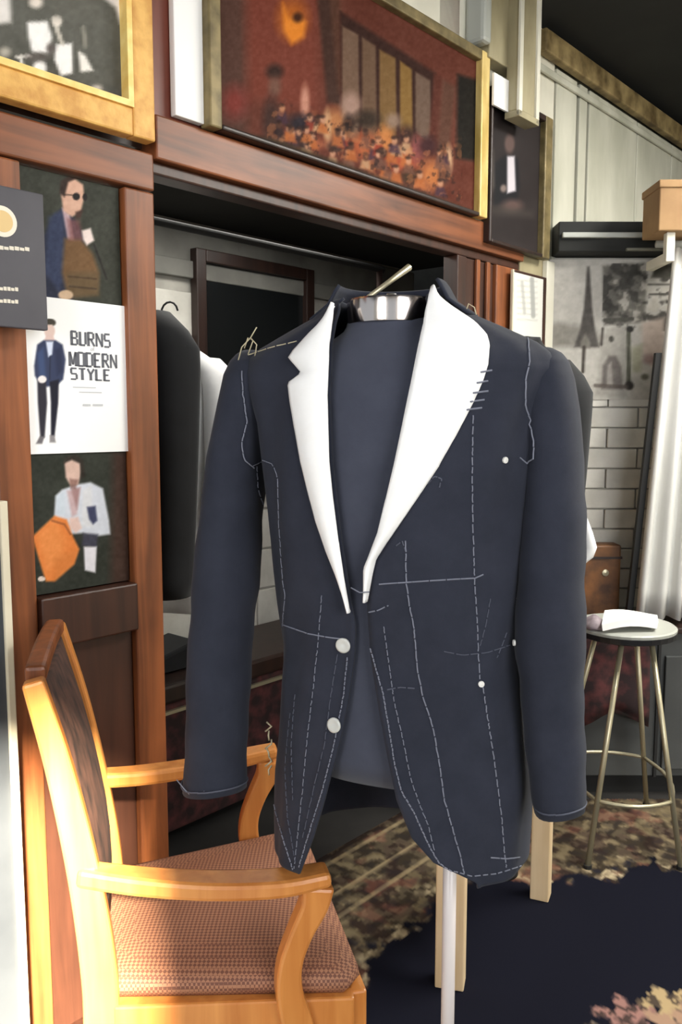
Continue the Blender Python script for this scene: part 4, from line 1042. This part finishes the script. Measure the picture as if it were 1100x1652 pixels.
# sleeves from edge positions
def sleeve(tab, side):
    rs = []; n = 28
    ys = [t_[0] for t_ in tab]
    yy = np.r_[np.linspace(ys[0], ys[0] + 40, 12), np.linspace(ys[0] + 50, ys[-1], 44)]
    for k, y in enumerate(yy):
        l_, r_, D, dp = [float(np.interp(y, ys, [t_[j] for t_ in tab])) for j in (1, 2, 3, 4)]
        a, b = atY(l_, y, D), atY(r_, y, D); c_ = (a + b) / 2; w_ = (b[0] - a[0]) / 2
        g = (.0016 * math.sin(y * .031 + side + .8 * math.sin(y * .013)) + .0009 * math.sin(y * .083 + 2 * side)) * min(1, max(0, (y - 700) / 120))
        rs.append([c_ + E1 * (w_ / math.cos(YAW) * .985 + g) * sup(q, 2.2)[0] + FR * dp * sup(q, 2.2)[1] + np.array([0, 0, .004 * math.sin(2 * q) if y > ys[-1] - 30 else 0]) for q in np.linspace(0, 2 * math.pi, n, endpoint=False)])
    m = MB().rings(rs, True, False)
    o = m.build('sleeve', M['navy'], jk, smooth=True, solid=.003, offset=-1)
    return m, o, rs[-1]
SLt = [(566, 396, 420, 1.285, .020), (572, 387, 432, 1.285, .034), (584, 378, 440, 1.28, .046), (605, 370, 445, 1.275, .056), (650, 362, 440, 1.27, .062), (740, 345, 424, 1.265, .066), (850, 330, 414, 1.255, .064), (950, 318, 411, 1.24, .060), (1050, 311, 399, 1.225, .056), (1150, 306, 397, 1.205, .052), (1268, 300, 393, 1.185, .048)]
SRt = [(562, 866, 890, 1.150, .020), (570, 858, 905, 1.150, .036), (584, 850, 915, 1.148, .048), (610, 846, 923, 1.145, .058), (660, 845, 931, 1.14, .064), (740, 848, 938, 1.135, .066), (850, 844, 940, 1.125, .066), (950, 836, 940, 1.115, .064), (1050, 836, 939, 1.105, .060), (1150, 845, 939, 1.095, .052), (1302, 865, 940, 1.08, .046)]
mSL, oSL, cufL = sleeve(SLt, -1); mSR, oSR, cufR = sleeve(SRt, 1)
hit_sets = [bvh(fulV[0], fulF[0]), bvh(fulV[1], fulF[1]), bvh(mSL.v, mSL.f), bvh(mSR.v, mSR.f)]
# lapels laid on the shell
lap_bvh = []
def cast(px, py, trees):
    r_ = Vector(ray(px, py)).normalized(); best = None
    for t in trees:
        h = t.ray_cast(Vector(CAM), r_, 4.0)
        if h[0] is not None and (best is None or h[3] < best[3]): best = h
    if best is None: return None, None
    n = best[1]
    if n.dot(r_) > 0: n = -n
    return np.array(best[0]), np.array(n)
def lapel(left, right, side):
    ys = np.linspace(left[0][0], left[-1][0], 90); rows = []; last = 1.12
    for y in ys:
        a = np.interp(y, [q[0] for q in left], [q[1] for q in left]); b = np.interp(y, [q[0] for q in right], [q[1] for q in right]); row = []
        for k in np.linspace(0, 1, 15):
            p, n = cast(a + (b - a) * k, y, [B_shell])
            if p is None: p = atY(a + (b - a) * k, y, last); n = np.array([0, -1., 0])
            last = p[1]
            kk = k if side < 0 else 1 - k          # 1 at the fold line
            row.append(p + n * (.006 + .010 * math.sin(math.pi * min(1, kk * 1.0)) * .6 + .005 * kk))
        rows.append(row)
    m = MB().rings(rows, False, False, False)
    m.build('lapel', M['canvas_white'], jk, smooth=True, solid=.003)['label'] = 'white canvas lapel'
    lap_bvh.append(bvh(m.v, m.f))
lapel([(498, 544), (520, 526), (545, 500), (568, 478), (580, 470), (590, 479), (603, 490), (608, 486), (620, 469), (650, 473), (690, 480), (740, 489), (790, 501), (840, 514), (890, 531), (940, 551), (985, 567)],
      [(498, 547), (560, 537), (640, 534), (740, 537), (800, 543), (870, 552), (930, 560), (985, 569)], -1)
lapel([(474, 689), (530, 684), (620, 666), (740, 641), (800, 627), (860, 613), (895, 600), (915, 592), (968, 592)],
      [(474, 692), (488, 705), (505, 731), (525, 762), (545, 783), (560, 788), (590, 786), (615, 778), (650, 762), (700, 736), (750, 708), (800, 675), (840, 648), (875, 624), (900, 608), (925, 602), (968, 594)], 1)
# collar round the back of the neck
rows = []
for z, g in ((.775, .010), (.795, .010), (.815, .006), (.822, .001)):
    rows.append([JSf(t, min(z, .80), g) + np.array([0, 0, max(0, z - .80)]) for t in np.linspace(1.25, 2 * math.pi - 1.25, 40)])
MB().rings(rows, False, False, False).build('collar', M['navy'], jk, smooth=True, solid=.004)

# ---- basting stitches, buttons
def thread(pts, mat='thread', dash=9, gap=3.5, rad=.0007, wob=1.0, trees=None, name='basting_thread'):
    trees = trees or hit_sets + lap_bvh
    P = np.array(pts, float); seg = np.hypot(*np.diff(P, axis=0).T); cum = np.r_[0, np.cumsum(seg)]; Lt = cum[-1]
    mb = MB(); t = 0; any_ = False
    while t < Lt:
        t1 = min(t + dash * random.uniform(.8, 1.25), Lt); line = []
        for q in np.linspace(t, t1, 4):
            x = np.interp(q, cum, P[:, 0]) + random.uniform(-.5, .5) * wob; y = np.interp(q, cum, P[:, 1]); p, n = cast(x, y, trees)
            if p is not None: line.append(p + n * .0026)
        if len(line) == 4: mb.tube(line, rad, 5); any_ = True
        t = t1 + gap * random.uniform(.7, 1.3)
    if any_: return mb.build(name, M[mat], jk)
thread([(390, 600), (392, 640), (397, 680), (388, 715), (392, 742), (408, 755)], dash=16, gap=1, rad=.0010)
thread([(405, 752), (425, 742), (442, 748), (450, 770), (452, 840), (458, 930), (462, 960), (458, 1010)], dash=14, gap=2)
thread([(412, 752), (414, 790), (428, 830), (432, 870), (426, 905)], 'thread_faint', rad=.001); thread([(440, 945), (452, 985), (446, 1030)], 'thread_faint', rad=.001)
thread([(460, 1008), (500, 1022), (535, 1028), (556, 1030)], dash=22, gap=2, rad=.0010)
thread([(520, 960), (515, 1030), (508, 1100), (498, 1180), (490, 1270), (476, 1400)], dash=10)
thread([(456, 1035), (450, 1100), (444, 1180), (442, 1290), (458, 1350), (474, 1402)], dash=7, gap=2, rad=.0009)
thread([(562, 1060), (556, 1120), (540, 1200), (520, 1280), (496, 1360), (484, 1398)], dash=6, gap=2, rad=.0009)
thread([(545, 1055), (535, 1120), (525, 1200), (508, 1270), (490, 1350)], 'thread_faint', dash=14); thread([(470, 1150), (462, 1240), (466, 1320), (478, 1390)], 'thread_faint', dash=10)
thread([(478, 1120), (472, 1200), (474, 1290)], 'thread_faint', dash=8); thread([(850, 548), (853, 585), (846, 610), (845, 655), (858, 690), (863, 715), (862, 742), (848, 748), (836, 738)], dash=24, gap=.8, rad=.0011)
thread([(762, 670), (761, 760), (762, 850), (764, 940), (768, 1000), (770, 1050), (773, 1095)], dash=12, rad=.0009)
thread([(778, 1108), (786, 1160), (793, 1210), (800, 1260), (808, 1320), (812, 1375), (815, 1398)], dash=12, rad=.0009)
thread([(612, 942), (680, 937), (765, 932), (778, 926)], dash=26, gap=1, rad=.0010); thread([(592, 988), (610, 984), (628, 976)], dash=14, rad=.0009)
thread([(655, 872), (656, 940), (660, 972), (668, 1012), (674, 1080), (682, 1120), (698, 1170), (708, 1230), (716, 1290), (728, 1330), (742, 1380), (748, 1408)], dash=15, gap=2, rad=.0010)
thread([(598, 1045), (608, 1080), (618, 1118), (628, 1180), (636, 1230), (648, 1275), (668, 1310), (690, 1360), (708, 1392), (738, 1410)], dash=6, gap=1.5, rad=.0010)
thread([(620, 1010), (628, 1070), (636, 1130), (652, 1200), (664, 1260), (678, 1300), (690, 1330), (700, 1370)], 'thread', dash=9)
thread([(625, 1112), (645, 1108), (672, 1110)], 'thread_faint', dash=12, rad=.001); thread([(605, 1140), (612, 1160)], 'thread_faint', rad=.001)
thread([(716, 1050), (745, 1056), (785, 1052), (820, 1040)], 'thread_faint', dash=16); thread([(790, 965), (782, 1010), (772, 1045)], 'thread_faint', dash=12); thread([(815, 1020), (800, 1060)], 'thread_faint')
thread([(790, 1382), (815, 1384), (836, 1382)], dash=14, gap=1, rad=.001); thread([(700, 1396), (760, 1412), (800, 1408), (838, 1396)], dash=8, rad=.0009)
for y, a, b in ((601, 774, 792), (618, 768, 786), (634, 762, 786), (648, 758, 780), (661, 752, 776)): thread([(a, y), (b, y - 3)], 'thread', dash=30, rad=.0012)
thread([(690, 780), (700, 768), (712, 772), (708, 786)], 'thread_faint', dash=8, rad=.001); thread([(640, 880), (650, 872), (655, 890)], 'thread_faint', dash=8, rad=.001)
thread([(480, 552), (440, 562), (400, 575)], 'thread_cream', dash=14, rad=.0008)
# loose ends of thread on shoulder, cuffs and side
def loose(pts3, mat, rad=.0009): MB().tube([np.array(p) for p in pts3], rad, 5).build('loose_thread', M[mat], jk, smooth=True)
loose([atY(382, 590, 1.24), atY(390, 560, 1.235), atY(404, 545, 1.23), atY(414, 528, 1.23)], 'thread_cream'); loose([atY(400, 572, 1.23), atY(408, 550, 1.225), atY(400, 545, 1.23), atY(394, 562, 1.235)], 'thread_cream'); loose([atY(411, 575, 1.23), atY(414, 556, 1.225), atY(405, 546, 1.23)], 'thread_cream')
loose([atY(285, 1258, 1.15), atY(298, 1274, 1.148), atY(306, 1282, 1.15), atY(330, 1276, 1.14)], 'thread'); loose([atY(750, 505, 1.14), atY(756, 490, 1.14), atY(765, 496, 1.14), atY(768, 508, 1.14)], 'thread_cream')
for k in range(6): loose([atY(430 + 4 * (k % 3), 1165 + k * 14, 1.22), atY(438 - 5 * (k % 2), 1172 + k * 14, 1.215), atY(428 + 6 * (k % 2), 1180 + k * 14, 1.22)], 'thread_cream', .0014)
loose([atY(566, 948, 1.07), atY(580, 956, 1.07), atY(596, 955, 1.07)], 'thread')
for ring in (cufL, cufR): MB().tube([np.array(p) + np.array([0, 0, .010]) + (np.array(p) - sum(ring) / len(ring)) * .03 for p in ring] + [np.array(ring[0]) + np.array([0, 0, .01])], .0012, 5).build('cuff_stitch', M['thread_faint'], jk)
for (x, y) in ((555, 1040), (541, 1169)):
    p, n = cast(x, y, hit_sets)
    if p is not None:
        b_ = MB().lathe([(0, .0015), (.0085, .0015), (.0105, .003), (.0105, .0052), (.008, .006), (.004, .0045), (0, .0045)], p, 22, n).build('button', M['button'], jk, smooth=True)
for (x, y) in ((812, 742), (775, 1103), (832, 965), (833, 1037), (404, 1125)):
    p, n = cast(x, y, hit_sets)
    if p is not None: MB().lathe([(0, .002), (.0042, .002), (.0042, .0045), (0, .0055)], p, 10, n).build('tailor_tack', M['chalk'], jk)
